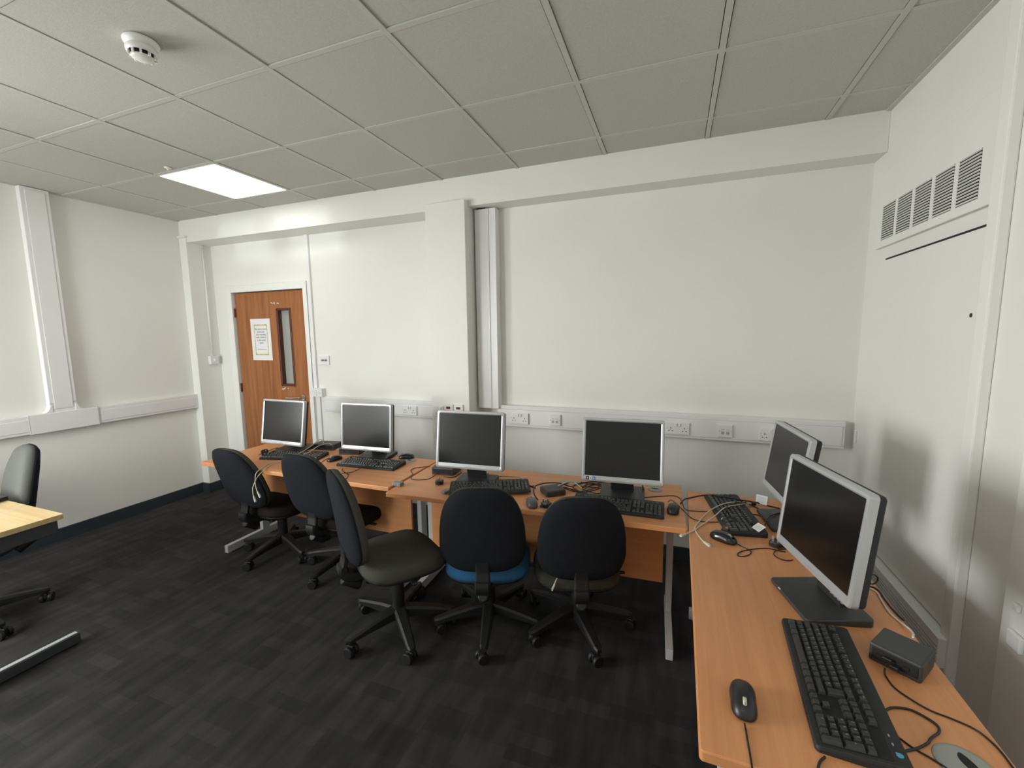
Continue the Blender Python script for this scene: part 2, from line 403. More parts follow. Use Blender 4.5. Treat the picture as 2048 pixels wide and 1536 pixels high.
# left wall dado with tee and riser: one continuous fitting
t = thing('cable_trunking', 'white cable trunking on the left wall with wide vertical riser to the ceiling', 'trunking', (XL, -.3, .9))
m = MB(); m.box((.025, .14, .07), (.05, .82, .14), None, .004); m.box((.025, -1.55, .07), (.05, 2.1, .14), None, .004); m.build('trunking_body', 'pvc', t)
m = MB(); m.box((.0285, -.48, .07), (.057, .42, .148), None, .003)
for sgn in (-1, 1):
    poly = [(-.48+sgn*.07, .13)]+[(-.48+sgn*(.083+.05-.05*cos(a)), .143+.05-.05*sin(a)) for a in [pi/2*k/6 for k in range(6, -1, -1)]]+[(-.48+sgn*.07, .2)]
    b = MB()
    mm = Matrix(((0, 0, 1, 0), (1, 0, 0, 0), (0, 1, 0, 0), (0, 0, 0, 1)))
    m.prism(poly, .0, .0545, mtx=mm)
m.build('tee_fitting', 'pvc', t)
m = MB(); m.box((.025, -.48, .14+1.71/2), (.05, .165, 1.71), None, .004); m.build('riser', 'pvc', t)
m = MB(); m.box((.052, -.48, .14+1.66/2+.03), (.004, .112, 1.66), None, .0015); m.box((.052, .14, .066), (.004, .78, .09), None, .0015); m.box((.052, -1.55, .066), (.004, 2.08, .09), None, .0015); m.build('trunking_lid', 'pvc', t)
for q in (((.0515, -.48, .215), (.004, .165, .003)), ((.0555, -.2695, .07), (.004, .002, .15)), ((.0555, -.6905, .07), (.004, .002, .15))):
    m = MB(); m.box(*q); m.build('joint_line', 'pvcline', t)
# right wall low trunking
t = thing('cable_trunking', 'low white ribbed trunking on the right wall behind the corner desk', 'trunking', (XR, -.2, .33))
m = MB(); m.box((-.03, .05, .06), (.06, 1.15, .12), None, .004); m.build('trunking_body', 'pvc', t)
m = MB()
for z in (.025, .04, .055, .07, .085): m.box((-.061, .05, z), (.003, 1.14, .003))
m.build('joint_line', 'pvcline', t)
# big corner riser right of pillar
t = thing('cable_trunking', 'tall white vertical trunking in the recess right of the pillar', 'trunking', (.31, YB2, 1.03))
m = MB(); m.box((.0, -.04, .755), (.17, .08, 1.5), None, .003); m.build('trunking_body', 'pvc', t)
m = MB(); m.box((-.022, -.083, .755), (.105, .006, 1.49), None, .002); m.build('trunking_lid', 'pvc', t)
m = MB(); m.box((-.03, -.0805, 1.507), (.07, .006, .006)); m.build('open_end', 'slot', t)
# slim conduits
def conduit(label, x, y0, y1, z0, z1, w):
    m = MB(); m.bb(-w/2, w/2, -(y1-y0), 0, 0, z1-z0, .003)
    return tag(m.build('mini_trunking', 'pvc', None, (x, y1, z0)), label, 'trunking')
conduit('slim white mini trunking dropping beside the door frame', -1.556, YB1-.022, YB1, 1.118, 2.543, .042)
conduit('short white mini trunking below the small boxed socket by the door', -1.53, YB1-.016, YB1, .1, 1.045, .03)
conduit('slim white mini trunking down the left side of the pillar', -.142, YB1-.20, YB1-.02, 1.046, 2.543, .04)
m = MB(); m.cyl((0, 0, .56), .008, 1.12, seg=12); tag(m.build('conduit', 'pvc', None, (-2.842, .40, 1.42)), 'thin white conduit dropping to a switch box in the far left corner', 'conduit')

# ------------------------------------------------------------------ electrical plates (local: x right, -y out of the wall)
def plate(name, label, cat, w, h, loc, dep=.012, group=None, rotz=0.):
    t = thing(name, label, cat, loc, rotz, group)
    m = MB(); m.box((0, -dep/2, 0), (w, dep, h), None, .003); m.build('plate', 'pvc', t)
    return t
def pins(m, cx, cz, y, s=1.):
    m.box((cx, y, cz+.011*s), (.0045*s, .002, .009*s)); m.box((cx-.011*s, y, cz-.009*s), (.0075*s, .002, .0045*s)); m.box((cx+.011*s, y, cz-.009*s), (.0075*s, .002, .0045*s))
def double_socket(label, loc):
    t = plate('double_socket', label, 'socket', .146, .082, loc, group='double sockets on the dado trunking')
    for px in (-.043, .043):
        m = MB(); pins(m, px, -.008, -.0122); m.build('pin_holes', 'slot', t)
    for x in (-.064, .064):
        m = MB(); m.cyl((x, -.0125, .004), .003, .002, (pi/2, 0, 0), 10); m.build('screw', 'pvcline', t)
    for x in (-.0105, .0105):
        m = MB(); m.box((x, -.0145, .025), (.013, .008, .024), (R(8), 0, 0), .002); m.build('rocker_switch', 'gloss', t)
    return t
yt1, yt2 = YB1-.0645, YB2-.0645
double_socket('white double socket on the trunking just left of the pillar', (-.47, yt1, .965))
double_socket('white double socket nearest the pillar on its right side', (.562, yt2, .968))
double_socket('white double socket just right of the fourth monitor', (1.69, yt2, .966))
double_socket('white double socket half hidden behind the corner monitor', (2.245, yt2, .962))
def data_socket(label, loc):
    t = plate('data_socket', label, 'socket', .085, .082, loc, group='data sockets on the dado trunking')
    for x in (-.014, .016):
        m = MB(); m.box((x, -.0122, -.012), (.019, .002, .02)); m.box((x, -.0122, .010), (.022, .002, .004)); m.build('data_port', 'pvcline', t)
    for x in (-.034, .034):
        m = MB(); m.cyl((x, -.0125, 0), .0032, .002, (pi/2, 0, 0), 10); m.build('screw', 'pvcline', t)
data_socket('small white twin data plate between third and fourth monitors', (.842, yt2, .972))
data_socket('small white twin data plate between fourth monitor and corner monitor', (1.978, yt2, .968))
# pillar plates
t = plate('socket', 'white single switched socket leftmost of three plates on the pillar', 'socket', .086, .086, (-.055, .205, 1.02))
m = MB(); pins(m, 0, -.012, -.0122); m.build('pin_holes', 'slot', t)
m = MB(); m.box((.022, -.0145, .022), (.013, .008, .024), None, .002); m.build('rocker_switch', 'gloss', t)
for x, lab in ((.036, 'white fused switch with red window, middle plate on the pillar'), (.122, 'white fused switch with red window, rightmost plate on the pillar')):
    t = plate('fused_switch', lab, 'switch', .078, .086, (x, .205, 1.036), group='fused switches on the pillar')
    m = MB(); m.box((0, -.013, .016), (.034, .006, .018), None, .002); m.build('neon_window', 'redneon', t)
    m = MB(); m.box((0, -.0125, -.018), (.012, .003, .006)); m.build('fuse_carrier', 'pvcline', t)
# light switch
t = plate('light_switch', 'white dimmer switch plate on the wall right of the door', 'switch', .135, .088, (-1.446, YB1, 1.386), .014)
for x in (-.0, .036):
    m = MB(); m.cyl((x, -.02, .0), .010, .016, (pi/2, 0, 0), 16); m.build('dimmer_knob', 'grey', t)
m = MB(); m.cyl((-.042, -.015, 0), .014, .003, (pi/2, 0, 0), 16); m.build('blank_knob', 'pvc', t)
t = plate('surface_box', 'small boxed white outlet with round dial by the door frame', 'socket', .135, .08, (-1.52, YB1, 1.078), .05)
m = MB(); m.cyl((-.036, -.0505, 0), .02, .003, (pi/2, 0, 0), 24, bev=.001); m.build('dial', 'pvc', t)
m = MB()
for k, (x, z) in enumerate(((.0, .018), (.002, 0), (.002, -.02), (.045, 0))): m.cyl((x, -.0505, z), .0045, .003, (pi/2, 0, 0), 10)
m.build('button', 'pvcline', t)
# switch box in the corner (faces +x)
t = thing('surface_switch', 'small white pull switch box low on the corner pipe casing', 'switch', (-2.85, .40, 1.38), pi/2)
m = MB(); m.box((0, -.018, 0), (.085, .036, .085), None, .004); m.build('box', 'pvc', t)
m = MB(); m.box((0, -.039, 0), (.02, .008, .03), None, .002); m.build('rocker_switch', 'gloss', t)
# fixings on the pier
for (y, z, n, lab) in ((-1.075, .80, 'wall_fixing', 'tiny white screw cap upper on the right edge pier'), (-1.085, .70, 'wall_fixing', 'small white square clip on the right edge pier')):
    m = MB(); m.box((-.006, 0, 0), (.012, .055 if z < .75 else .022, .05 if z < .75 else .022), None, .004); tag(m.build(n, 'pvc', None, (2.62, y, z)), lab, 'fixing')
# ------------------------------------------------------------------ right wall grille and access panel (local: x along wall = world -y)
t = thing('ventilation_grille', 'white wall heater grille with five slatted banks high on the right wall', 'vent', (XR, -.2, 2.03))
m = MB(); m.bb(-.02, 0, -.46, .46, .01, .40, .003); m.build('grille_plate', 'wall', t)
for k in range(5):
    y1 = .395-k*.162; y0 = y1-.130
    m = MB(); m.bb(-.0206, -.012, y0, y1, .047, .222); m.build('slot_recess', 'slot', t)
    m = MB()
    for j in range(15): m.box((-.022, (y0+y1)/2, .052+j*.0118), (.005, .130, .0040), (0, R(25), 0))
    m.build('slat_bank', 'wall', t)
t = thing('access_panel', 'tall flat white access panel below the grille on the right wall', 'panel', (XR-.0005, -.2, .1))
m = MB(); m.bb(-.02, 0, -.46, .44, .36, 1.866, .002); m.build('panel_sheet', 'wall', t)
m = MB(); m.bb(-.0215, -.002, -.45, .315, 1.866, 1.873); m.build('shadow_gap', 'slot', t)
m = MB(); m.cyl((-.0202, -.422, 1.56), .008, .002, (0, pi/2, 0), 12); m.build('key_hole', 'hole', t)

# ------------------------------------------------------------------ ceiling things
def ceiling_light(label, x, y):
    t = thing('ceiling_light', label, 'light', (x, y, H))
    m = MB(); m.box((0, 0, .004), (.562, .562, .006)); m.build('diffuser', 'panel', t)
    m = MB()
    for s in (-1, 1): m.box((s*.286, 0, .004), (.012, .584, .010), None, .001); m.box((0, s*.286, .004), (.584, .012, .010), None, .001)
    m.build('frame', 'gloss', t)
    return t
ceiling_light('bright square ceiling light panel', -1.5, -.3)
ceiling_light('added square ceiling light panel, unseen behind the camera on the left', -1.5, -2.7)  # unseen panel, added as extra light on the walls
ceiling_light('added square ceiling light panel, unseen behind the camera on the right', 1.5, -2.7)  # unseen panel, added to brighten the right wall and desks
t = thing('smoke_detector', 'round white smoke detector on the ceiling', 'smoke detector', (-.30, -1.505, H))
m = MB(); m.lathe([(0, 0), (.056, 0), (.058, -.006), (.054, -.016), (.046, -.022), (.0, -.022)]); m.build('base', 'gloss', t)
m = MB(); m.lathe([(.040, -.018), (.046, -.024), (.051, -.030), (.050, -.042), (.044, -.047)]); m.lathe([(.030, -.060), (.040, -.0585), (.030, -.064), (.012, -.068), (0, -.069)]); m.build('head', 'gloss', t)
m = MB(); m.lathe([(.0375, -.044), (.037, -.060)]); m.build('sensing_slot', 'slot', t)
m = MB()
for k in range(10):
    a = 2*pi*k/10; m.box((.0415*cos(a), .0415*sin(a), -.052), (.006, .007, .018), (0, 0, a))
m.build('rib', 'gloss', t)
m = MB(); m.lathe([(.0, 0), (.022, 0), (.02, -.004), (.008, -.006), (.006, -.016), (0, -.017)], 16); tag(m.build('ceiling_sensor', 'gloss', None, (-1.56, -.66, H)), 'tiny round ceiling fitting beside the lit panel', 'sensor')
CABLES=[
('ethernet_cable',0.0028,'cream network cable hanging by the chair nearest the door, the shorter of two',[(-0.8198,-0.1345,0.775),(-0.8736,-0.1198,0.775),(-0.8793,-0.2156,0.775),(-0.8412,-0.3405,0.765),(-0.8849,-0.4223,0.75),(-0.9475,-0.4749,0.7333),(-0.9682,-0.5069,0.7333),(-0.9729,-0.5688,0.7333),(-0.9226,-0.6593,0.737),(-0.851,-0.76,0.7405),(-0.8587,-0.765,0.6925),(-0.8607,-0.765,0.6755),(-0.853,-0.765,0.6307),(-0.8356,-0.765,0.5999)]),
('ethernet_cable',0.0028,'cream network cable hanging lower by the chair nearest the door',[(-0.9004,-0.1284,0.775),(-0.9719,-0.0798,0.79),(-0.9739,-0.1142,0.79),(-0.9397,-0.2196,0.775),(-0.9064,-0.3334,0.765),(-0.8988,-0.453,0.75),(-0.9439,-0.5115,0.7333),(-0.9335,-0.5905,0.7333),(-0.8645,-0.6958,0.737),(-0.8483,-0.755,0.7137),(-0.8705,-0.765,0.6676),(-0.881,-0.77,0.6359),(-0.8812,-0.77,0.5994),(-0.8714,-0.77,0.5682)]),
('power_cable',0.002,'thin black cable lying left of the keyboard nearest the door',[(-1.2475,-0.423,0.7325),(-1.2639,-0.3716,0.7325),(-1.277,-0.3171,0.7325),(-1.2906,-0.2609,0.7325),(-1.2913,-0.2142,0.7325)]),
('usb_cable',0.002,'black cable draped over the keyboard under the second monitor from the door',[(-0.2343,-0.2228,0.7325),(-0.2767,-0.2404,0.7325),(-0.2371,-0.3543,0.762),(-0.2332,-0.4563,0.758),(-0.2595,-0.4891,0.745),(-0.2823,-0.4727,0.7325),(-0.2901,-0.5346,0.7325),(-0.3235,-0.5562,0.7325),(-0.3319,-0.5694,0.7325)]),
('usb_cable',0.002,'thin black cable curling at the front of the keyboard under the second monitor',[(-0.3975,-0.483,0.7325),(-0.3808,-0.5107,0.7325),(-0.3524,-0.5285,0.7325),(-0.2915,-0.5623,0.7325),(-0.2742,-0.571,0.7325),(-0.2403,-0.6202,0.7325),(-0.2311,-0.6464,0.7325)]),
('mouse_cable',0.002,'short black cable running from behind the second chair to the mouse facing front',[(-0.6335,-0.444,0.7325),(-0.653,-0.4011,0.7325),(-0.6731,-0.344,0.7325),(-0.6713,-0.3106,0.7325),(-0.6573,-0.2861,0.7325)]),
('monitor_cable',0.0026,'black cable loop poking out right of the second monitor from the door',[(-0.3266,-0.0988,0.7331),(-0.3011,-0.0849,0.7331),(-0.2771,-0.0688,0.7331),(-0.2555,-0.0897,0.7331),(-0.2377,-0.1597,0.7331),(-0.235,-0.2161,0.7331)]),
('usb_cable',0.002,'thin black cable crossing the dark gap between the two long back desks',[(0.2765,-0.3762,0.745),(0.2688,-0.405,0.737),(0.2621,-0.4304,0.7325),(0.2585,-0.4833,0.7325),(0.2141,-0.5144,0.7325),(0.1662,-0.5179,0.7325),(0.1394,-0.4841,0.7325),(0.1108,-0.429,0.7325),(0.0619,-0.3755,0.7325),(0.0589,-0.3214,0.7325),(0.0951,-0.2869,0.7325),(0.1376,-0.2615,0.7325)]),
('monitor_cable',0.0032,'thick black cable sweeping from behind the third monitor to the black power brick',[(0.565,-0.2658,0.7337),(0.5972,-0.3258,0.7337),(0.6266,-0.3739,0.7337),(0.6727,-0.405,0.7337),(0.7032,-0.3764,0.7337),(0.7353,-0.3424,0.7337),(0.7946,-0.3459,0.7337),(0.8485,-0.3734,0.7337),(0.8978,-0.4008,0.7337),(0.9323,-0.4233,0.7337)]),
('ethernet_cable',0.0028,'pale cable looping behind the keyboard below the third monitor',[(0.6264,-0.3149,0.7333),(0.6732,-0.2855,0.7333),(0.727,-0.2716,0.7333),(0.7695,-0.2673,0.7333),(0.7962,-0.278,0.7333),(0.8284,-0.3149,0.7333),(0.8496,-0.3629,0.7333)]),
('usb_cable',0.002,'thin black cable wandering behind the keyboard towards the black power brick',[(0.6292,-0.3016,0.7325),(0.6808,-0.3617,0.7325),(0.7406,-0.4059,0.7325),(0.8452,-0.4852,0.757),(0.869,-0.4242,0.7325),(0.8954,-0.4119,0.7325),(0.9108,-0.3843,0.7325)]),
('power_cable',0.0026,'black cable lying between the third monitor stand and the small box on its left',[(0.3989,-0.3085,0.7331),(0.3989,-0.3497,0.7331),(0.3989,-0.3898,0.7331),(0.3753,-0.4173,0.7331),(0.3303,-0.4126,0.7331)]),
('power_cable',0.0034,'thick black lead arched over the black power brick on the back desk',[(0.9984,-0.5891,0.7339),(0.9798,-0.5912,0.76),(0.9659,-0.5606,0.775),(0.9624,-0.5177,0.782),(0.9939,-0.4698,0.784),(1.0371,-0.4385,0.782),(1.0803,-0.4164,0.775),(1.123,-0.378,0.75),(1.1436,-0.3136,0.738),(1.1714,-0.2481,0.7339)]),
('ethernet_cable',0.0028,'cream network cable arching down behind the chair in front of the fourth monitor',[(1.0738,-0.4578,0.777),(1.0902,-0.4215,0.775),(1.1133,-0.3361,0.765),(1.1438,-0.3205,0.75),(1.1928,-0.3556,0.7333),(1.2392,-0.4223,0.7333),(1.2663,-0.4824,0.7333),(1.2691,-0.584,0.735),(1.256,-0.745,0.7148),(1.2036,-0.748,0.5812),(1.1744,-0.75,0.4868),(1.1568,-0.75,0.4391),(1.139,-0.75,0.3988),(1.1262,-0.75,0.3617)]),
('power_cable',0.0026,'outer black loop of the cable tangle left of the fourth monitor',[(1.0927,-0.2721,0.7331),(1.1366,-0.2393,0.7331),(1.2147,-0.2581,0.7331),(1.2862,-0.2517,0.7331),(1.327,-0.2975,0.7331),(1.3238,-0.3714,0.7331),(1.2844,-0.4157,0.7331),(1.221,-0.4139,0.7331),(1.1561,-0.3715,0.7331),(1.1278,-0.322,0.7331),(1.1559,-0.2599,0.7331)]),
('power_cable',0.0026,'inner black loop of the cable tangle left of the fourth monitor',[(1.1693,-0.325,0.739),(1.2265,-0.3229,0.739),(1.2828,-0.3208,0.739),(1.3085,-0.3611,0.739),(1.2858,-0.4081,0.739),(1.2405,-0.3999,0.739),(1.1923,-0.3677,0.739),(1.1933,-0.2998,0.739),(1.2421,-0.2484,0.739),(1.3101,-0.2779,0.739),(1.3456,-0.3325,0.739)]),
('power_cable',0.003,'black cable coil lying flat directly under the monitor with stickers',[(1.1892,-0.3523,0.742),(1.219,-0.2825,0.742),(1.2848,-0.243,0.742),(1.3381,-0.2771,0.742),(1.3508,-0.371,0.742),(1.3147,-0.4372,0.742),(1.255,-0.4497,0.742),(1.2145,-0.409,0.742),(1.208,-0.346,0.742),(1.2492,-0.2898,0.742),(1.3147,-0.3102,0.742)]),
('power_cable',0.003,'black lead crossing the cable tangle from the power brick to the monitor stand',[(1.0939,-0.4011,0.745),(1.1427,-0.4016,0.7335),(1.2001,-0.4063,0.7335),(1.2645,-0.3793,0.746),(1.3128,-0.2971,0.746),(1.3653,-0.2691,0.7335),(1.3949,-0.3328,0.7335)]),
('power_cable',0.003,'black lead running behind the cable tangle beside the monitor with stickers',[(1.0667,-0.3623,0.74),(1.0893,-0.2834,0.7335),(1.1468,-0.2731,0.7335),(1.1975,-0.2292,0.7335),(1.252,-0.2019,0.7335),(1.3129,-0.2176,0.7335),(1.3505,-0.1961,0.7335)]),
('monitor_cable',0.003,'black cable diving from the tangle to the stand of the fourth monitor',[(1.0789,-0.3638,0.736),(1.1278,-0.3738,0.7335),(1.1839,-0.3958,0.7335),(1.2478,-0.3631,0.744),(1.2876,-0.261,0.7335),(1.335,-0.2102,0.7335),(1.3684,-0.2253,0.7335),(1.3632,-0.3193,0.7335),(1.3411,-0.3977,0.7335)]),
('monitor_cable',0.003,'short black cable hanging below the right side of the fourth monitor',[(1.5139,-0.3398,0.79),(1.5156,-0.3158,0.762),(1.5169,-0.3128,0.74),(1.5118,-0.3478,0.7335)]),
('usb_cable',0.002,'thin black cable running flat from the fourth monitor towards the corner desk',[(1.5134,-0.3716,0.7325),(1.5547,-0.3532,0.7325),(1.6086,-0.3238,0.7325),(1.6679,-0.2939,0.7325),(1.7005,-0.3114,0.7325),(1.7134,-0.3648,0.7325),(1.7289,-0.4642,0.7325),(1.7728,-0.4717,0.7325),(1.8346,-0.4569,0.7325)]),
('mouse_cable',0.002,'black tail of the mouse by the seam, crossing onto the corner desk',[(1.6478,-0.4187,0.742),(1.6582,-0.3818,0.74),(1.6716,-0.3719,0.7325),(1.6947,-0.4196,0.7325),(1.7176,-0.4758,0.7325),(1.7486,-0.5558,0.7325),(1.7847,-0.5858,0.7325),(1.8325,-0.5824,0.7325),(1.8687,-0.57,0.7325)]),
('power_cable',0.0034,'thick black lead running from the desk seam behind the angled keyboard',[(1.7069,-0.3986,0.7339),(1.7197,-0.3522,0.7339),(1.7443,-0.3113,0.7339),(1.8323,-0.2331,0.7339),(1.8761,-0.2882,0.757),(1.9325,-0.3115,0.762),(1.9914,-0.3136,0.757),(2.0575,-0.2799,0.742),(2.116,-0.2868,0.7339),(2.1687,-0.3083,0.7339)]),
('monitor_cable',0.003,'black cable passing under the white tag by the far corner monitor',[(1.987,-0.3358,0.757),(2.0234,-0.3197,0.745),(2.0511,-0.3172,0.7335),(2.084,-0.3535,0.7335),(2.1292,-0.3463,0.7335),(2.1635,-0.3346,0.7335)]),
('ethernet_cable',0.0028,'cream network cable curving in a loop to a clear plug by the black mouse',[(2.0476,-0.2746,0.7333),(2.0046,-0.3237,0.752),(1.965,-0.35,0.757),(1.9048,-0.3973,0.757),(1.8449,-0.4633,0.745),(1.8104,-0.5223,0.7333),(1.7839,-0.6009,0.7333),(1.7644,-0.673,0.7333),(1.772,-0.7348,0.7333),(1.7924,-0.7967,0.7333),(1.8047,-0.8153,0.7333)]),
('ethernet_cable',0.0028,'cream network cable sticking out past the corner desk edge over the gap',[(2.0408,-0.3171,0.745),(1.9822,-0.3854,0.76),(1.9096,-0.4488,0.76),(1.8494,-0.5486,0.745),(1.7982,-0.6237,0.7333),(1.7592,-0.7008,0.7333),(1.7335,-0.7351,0.7333),(1.7123,-0.7703,0.737)]),
('usb_cable',0.002,'thin black cable lying across the keys of the angled keyboard',[(2.0176,-0.3254,0.757),(1.9797,-0.3928,0.76),(1.9768,-0.4323,0.76),(1.9769,-0.529,0.76),(2.0081,-0.5949,0.757),(2.0263,-0.5933,0.752)]),
('usb_cable',0.002,'black cable ending in a metal plug on the angled keyboard',[(1.9795,-0.3581,0.762),(1.938,-0.408,0.763),(1.9162,-0.4477,0.763),(1.9074,-0.4933,0.76),(1.9,-0.5258,0.755),(1.8894,-0.5523,0.745)]),
('mouse_cable',0.002,'black tail of the sideways mouse, curling once on the corner desk',[(1.9251,-0.772,0.7325),(1.938,-0.7898,0.7325),(1.9558,-0.8054,0.7325),(1.9663,-0.8272,0.7325),(1.9478,-0.8625,0.7325),(1.9207,-0.878,0.7325),(1.9113,-0.8671,0.7325),(1.9304,-0.8342,0.7325),(1.9795,-0.7971,0.7325),(2.0308,-0.7733,0.7325),(2.0734,-0.7795,0.7325),(2.0939,-0.7829,0.7325)]),
('usb_cable',0.002,'thin black cable loop tucked under the front of the nearest monitor',[(2.1071,-0.7528,0.7325),(2.084,-0.763,0.7325),(2.0597,-0.7842,0.7325),(2.0465,-0.82,0.7325),(2.06,-0.8475,0.7325),(2.0829,-0.8551,0.7325),(2.1057,-0.8433,0.7325)]),
('power_cable',0.0026,'black lead curving over the far corner monitor stand',[(2.0553,-0.5833,0.752),(2.0717,-0.5232,0.752),(2.0975,-0.4687,0.752),(2.129,-0.4314,0.752),(2.1609,-0.4055,0.752)]),
('power_cable',0.0032,'black lead running diagonally across the far corner monitor stand to the shiny plug',[(2.0271,-0.4463,0.74),(2.0494,-0.4745,0.75),(2.0691,-0.5265,0.753),(2.0839,-0.5757,0.753),(2.0848,-0.6414,0.755)]),
('power_cable',0.0026,'coiled black cable end hanging behind the nearest monitor by the wall trunking',[(2.2142,-1.1414,0.86),(2.2428,-1.1077,0.85),(2.2764,-1.0633,0.83),(2.2937,-1.0462,0.81),(2.2866,-1.0554,0.8),(2.2696,-1.0702,0.8),(2.2551,-1.0891,0.82),(2.2509,-1.105,0.84)]),
('ethernet_cable',0.0028,'white network cable running from the nearest monitor to the back of the black box',[(2.2671,-0.9821,0.7333),(2.29,-0.9725,0.7333),(2.3102,-0.9746,0.7333),(2.3172,-0.9976,0.7333),(2.3121,-1.034,0.7333),(2.3075,-1.103,0.7333),(2.3169,-1.1494,0.7333),(2.3189,-1.1961,0.745),(2.3048,-1.2494,0.765),(2.2831,-1.2999,0.785),(2.2794,-1.308,0.784)]),
('power_cable',0.0026,'black cable following the white one from the nearest monitor along the desk edge',[(2.2727,-0.9736,0.7331),(2.2969,-0.9604,0.7331),(2.3194,-0.9603,0.7331),(2.3269,-0.982,0.7331),(2.3247,-1.0179,0.7331),(2.3242,-1.0652,0.7331),(2.3269,-1.1111,0.7331),(2.3316,-1.1367,0.7331)]),
('usb_cable',0.002,'thin black cable running from the black box along the wall side of the near desk',[(2.1868,-1.4014,0.745),(2.1853,-1.4043,0.737),(2.1843,-1.4165,0.7325),(2.1883,-1.4514,0.7325),(2.2063,-1.4778,0.7325),(2.234,-1.5029,0.7325),(2.2704,-1.5156,0.7325),(2.3031,-1.5332,0.7325),(2.3177,-1.5703,0.7325),(2.3179,-1.6154,0.7325),(2.3173,-1.6425,0.7325)]),
('keyboard_cable',0.0026,'black cable forming a wide loop right of the nearest keyboard',[(2.1168,-1.5895,0.7331),(2.1181,-1.5757,0.7331),(2.1254,-1.5595,0.7331),(2.1413,-1.5364,0.7331),(2.1611,-1.5227,0.7331),(2.1928,-1.5179,0.7331),(2.2158,-1.5316,0.7331),(2.2283,-1.5479,0.7331),(2.2228,-1.5667,0.7331),(2.1984,-1.5912,0.7331),(2.1862,-1.607,0.7331),(2.1577,-1.6304,0.7331),(2.1297,-1.6469,0.7331)]),
('usb_cable',0.002,'thin black cable slanting from the nearest keyboard towards the grey grommet',[(2.1224,-1.601,0.7325),(2.136,-1.6136,0.7325),(2.1484,-1.6278,0.7325),(2.1605,-1.6369,0.7325),(2.1728,-1.6445,0.7325),(2.1851,-1.6549,0.7325),(2.1928,-1.6618,0.7325),(2.2061,-1.6768,0.7325)]),
('mouse_cable',0.002,'black tail of the nearest mouse running to the desk front',[(1.8242,-1.6978,0.742),(1.8265,-1.6988,0.7325),(1.8262,-1.7292,0.7325),(1.8262,-1.7625,0.7325),(1.8257,-1.7937,0.7325),(1.8241,-1.8194,0.7325)]),
('keyboard_cable',0.0026,'short black cable at the front corner of the nearest keyboard',[(1.9475,-1.7597,0.7331),(1.9521,-1.7453,0.7331),(1.9595,-1.7306,0.7331),(1.9708,-1.7175,0.7331)]),
('power_cable',0.0026,'black cable lying on the carpet under the long back desk',[(-0.8426,0.2735,0.005),(-0.7266,0.1752,0.005),(-0.6526,0.16,0.005),(-0.6427,0.235,0.005),(-0.603,0.3228,0.005)]),
]
# ------------------------------------------------------------------ desks
def rrect(w, d, r, n=5):
    out = []
    for cx, cy, a0 in ((w/2-r, d/2-r, 0), (-w/2+r, d/2-r, 90), (-w/2+r, -d/2+r, 180), (w/2-r, -d/2+r, 270)):
        for k in range(n+1):
            a = R(a0+90*k/n); out.append((cx+r*cos(a), cy+r*sin(a)))
    return out
def desk_parts(t, w=1.6, d=.58, top='beech', edge='beech_edge', modesty=True, inset=.055, legm='steel', back=1):
    m = MB(); m.prism(rrect(w-.004, d-.004, .007), .706, .7302, .0015); m.build('desktop', top, t)
    m = MB(); m.prism(rrect(w, d, .009), .705, .7285, .002); m.build('edging', edge, t)
    if modesty:
        m = MB(); m.bb(-w/2+.09, w/2-.09, .06, .078, .25, .70, .002); m.build('modesty_panel', 'beech_edge', t)
    for s in (-1, 1):
        x = s*(w/2-inset)
        m = MB(); m.bb(x-.017, x+.017, .10, .165, .05, .66, .004); m.build('leg', legm, t)
        m = MB(); m.bb(x-.0175, x+.0175, -d/2+.085, d/2-.03, .006, .062, .003)
        m.cyl((x, -d/2+.11, .004), .014, .008, seg=12); m.cyl((x, d/2-.07, .004), .014, .008, seg=12)
        m.build('foot', legm, t)
        m = MB(); m.bb(x-.016, x+.016, -d/2+.12, d/2-.04, .655, .705, .004); m.build('top_bracket', legm, t)
t = thing('office_desk', 'long beech office desk at the left of the back row by the door', 'desk', (-.693, -.395, 0)); desk_parts(t, 1.616, .57)
t = thing('office_desk', 'long beech office desk in the middle of the back row, its front corner jutting out', 'desk', (.928, -.43, 0), R(2.2)); desk_parts(t, 1.59, .585)
t = thing('office_desk', 'long beech desk along the right wall closest to the camera', 'desk', (2.035, -.985, 0), pi/2+R(-.6)); desk_parts(t, 1.61, .598)
t = thing('office_table', 'pale maple table cut off at the left edge of view', 'table', (-2.05, -1.82, 0), 0)
m = MB(); m.prism(rrect(1.6, .58, .006), .704, .7302, .0015); m.build('tabletop', 'maple', t)
m = MB(); m.bb(-.78, .785, -.26, .27, .635, .703, .003); m.build('apron_frame', 'darksteel', t)
m = MB(); m.box((.483, .226, .7304), (.0035, .145, .0012), (0, 0, R(31))); m.build('top_pale_line', 'label', t)  # thin pale line laid across the tabletop
for s in (-1, 1):
    x = s*.755
    m = MB(); m.bb(x-.018, x+.018, -.20, -.14, .05, .66, .004); m.build('leg', 'darksteel', t)
    m = MB(); m.bb(x-.02, x+.02, -.275, .30, .006, .062, .006); m.build('foot', 'darksteel', t)
    m = MB(); m.bb(x-.012, x+.012, -.27, .292, .060, .0635, .001); m.build('foot_cap', 'steel', t)
t = thing('laptop', 'flat black closed laptop lying on the pale table at the left edge', 'laptop', (-1.945, -1.66, .7302), R(6))
m = MB(); m.box((0, 0, .009), (.33, .235, .014), None, .004); m.build('base', 'blackm', t)
m = MB(); m.box((0, 0, .020), (.33, .235, .007), None, .003); m.build('lid', 'blackp', t)

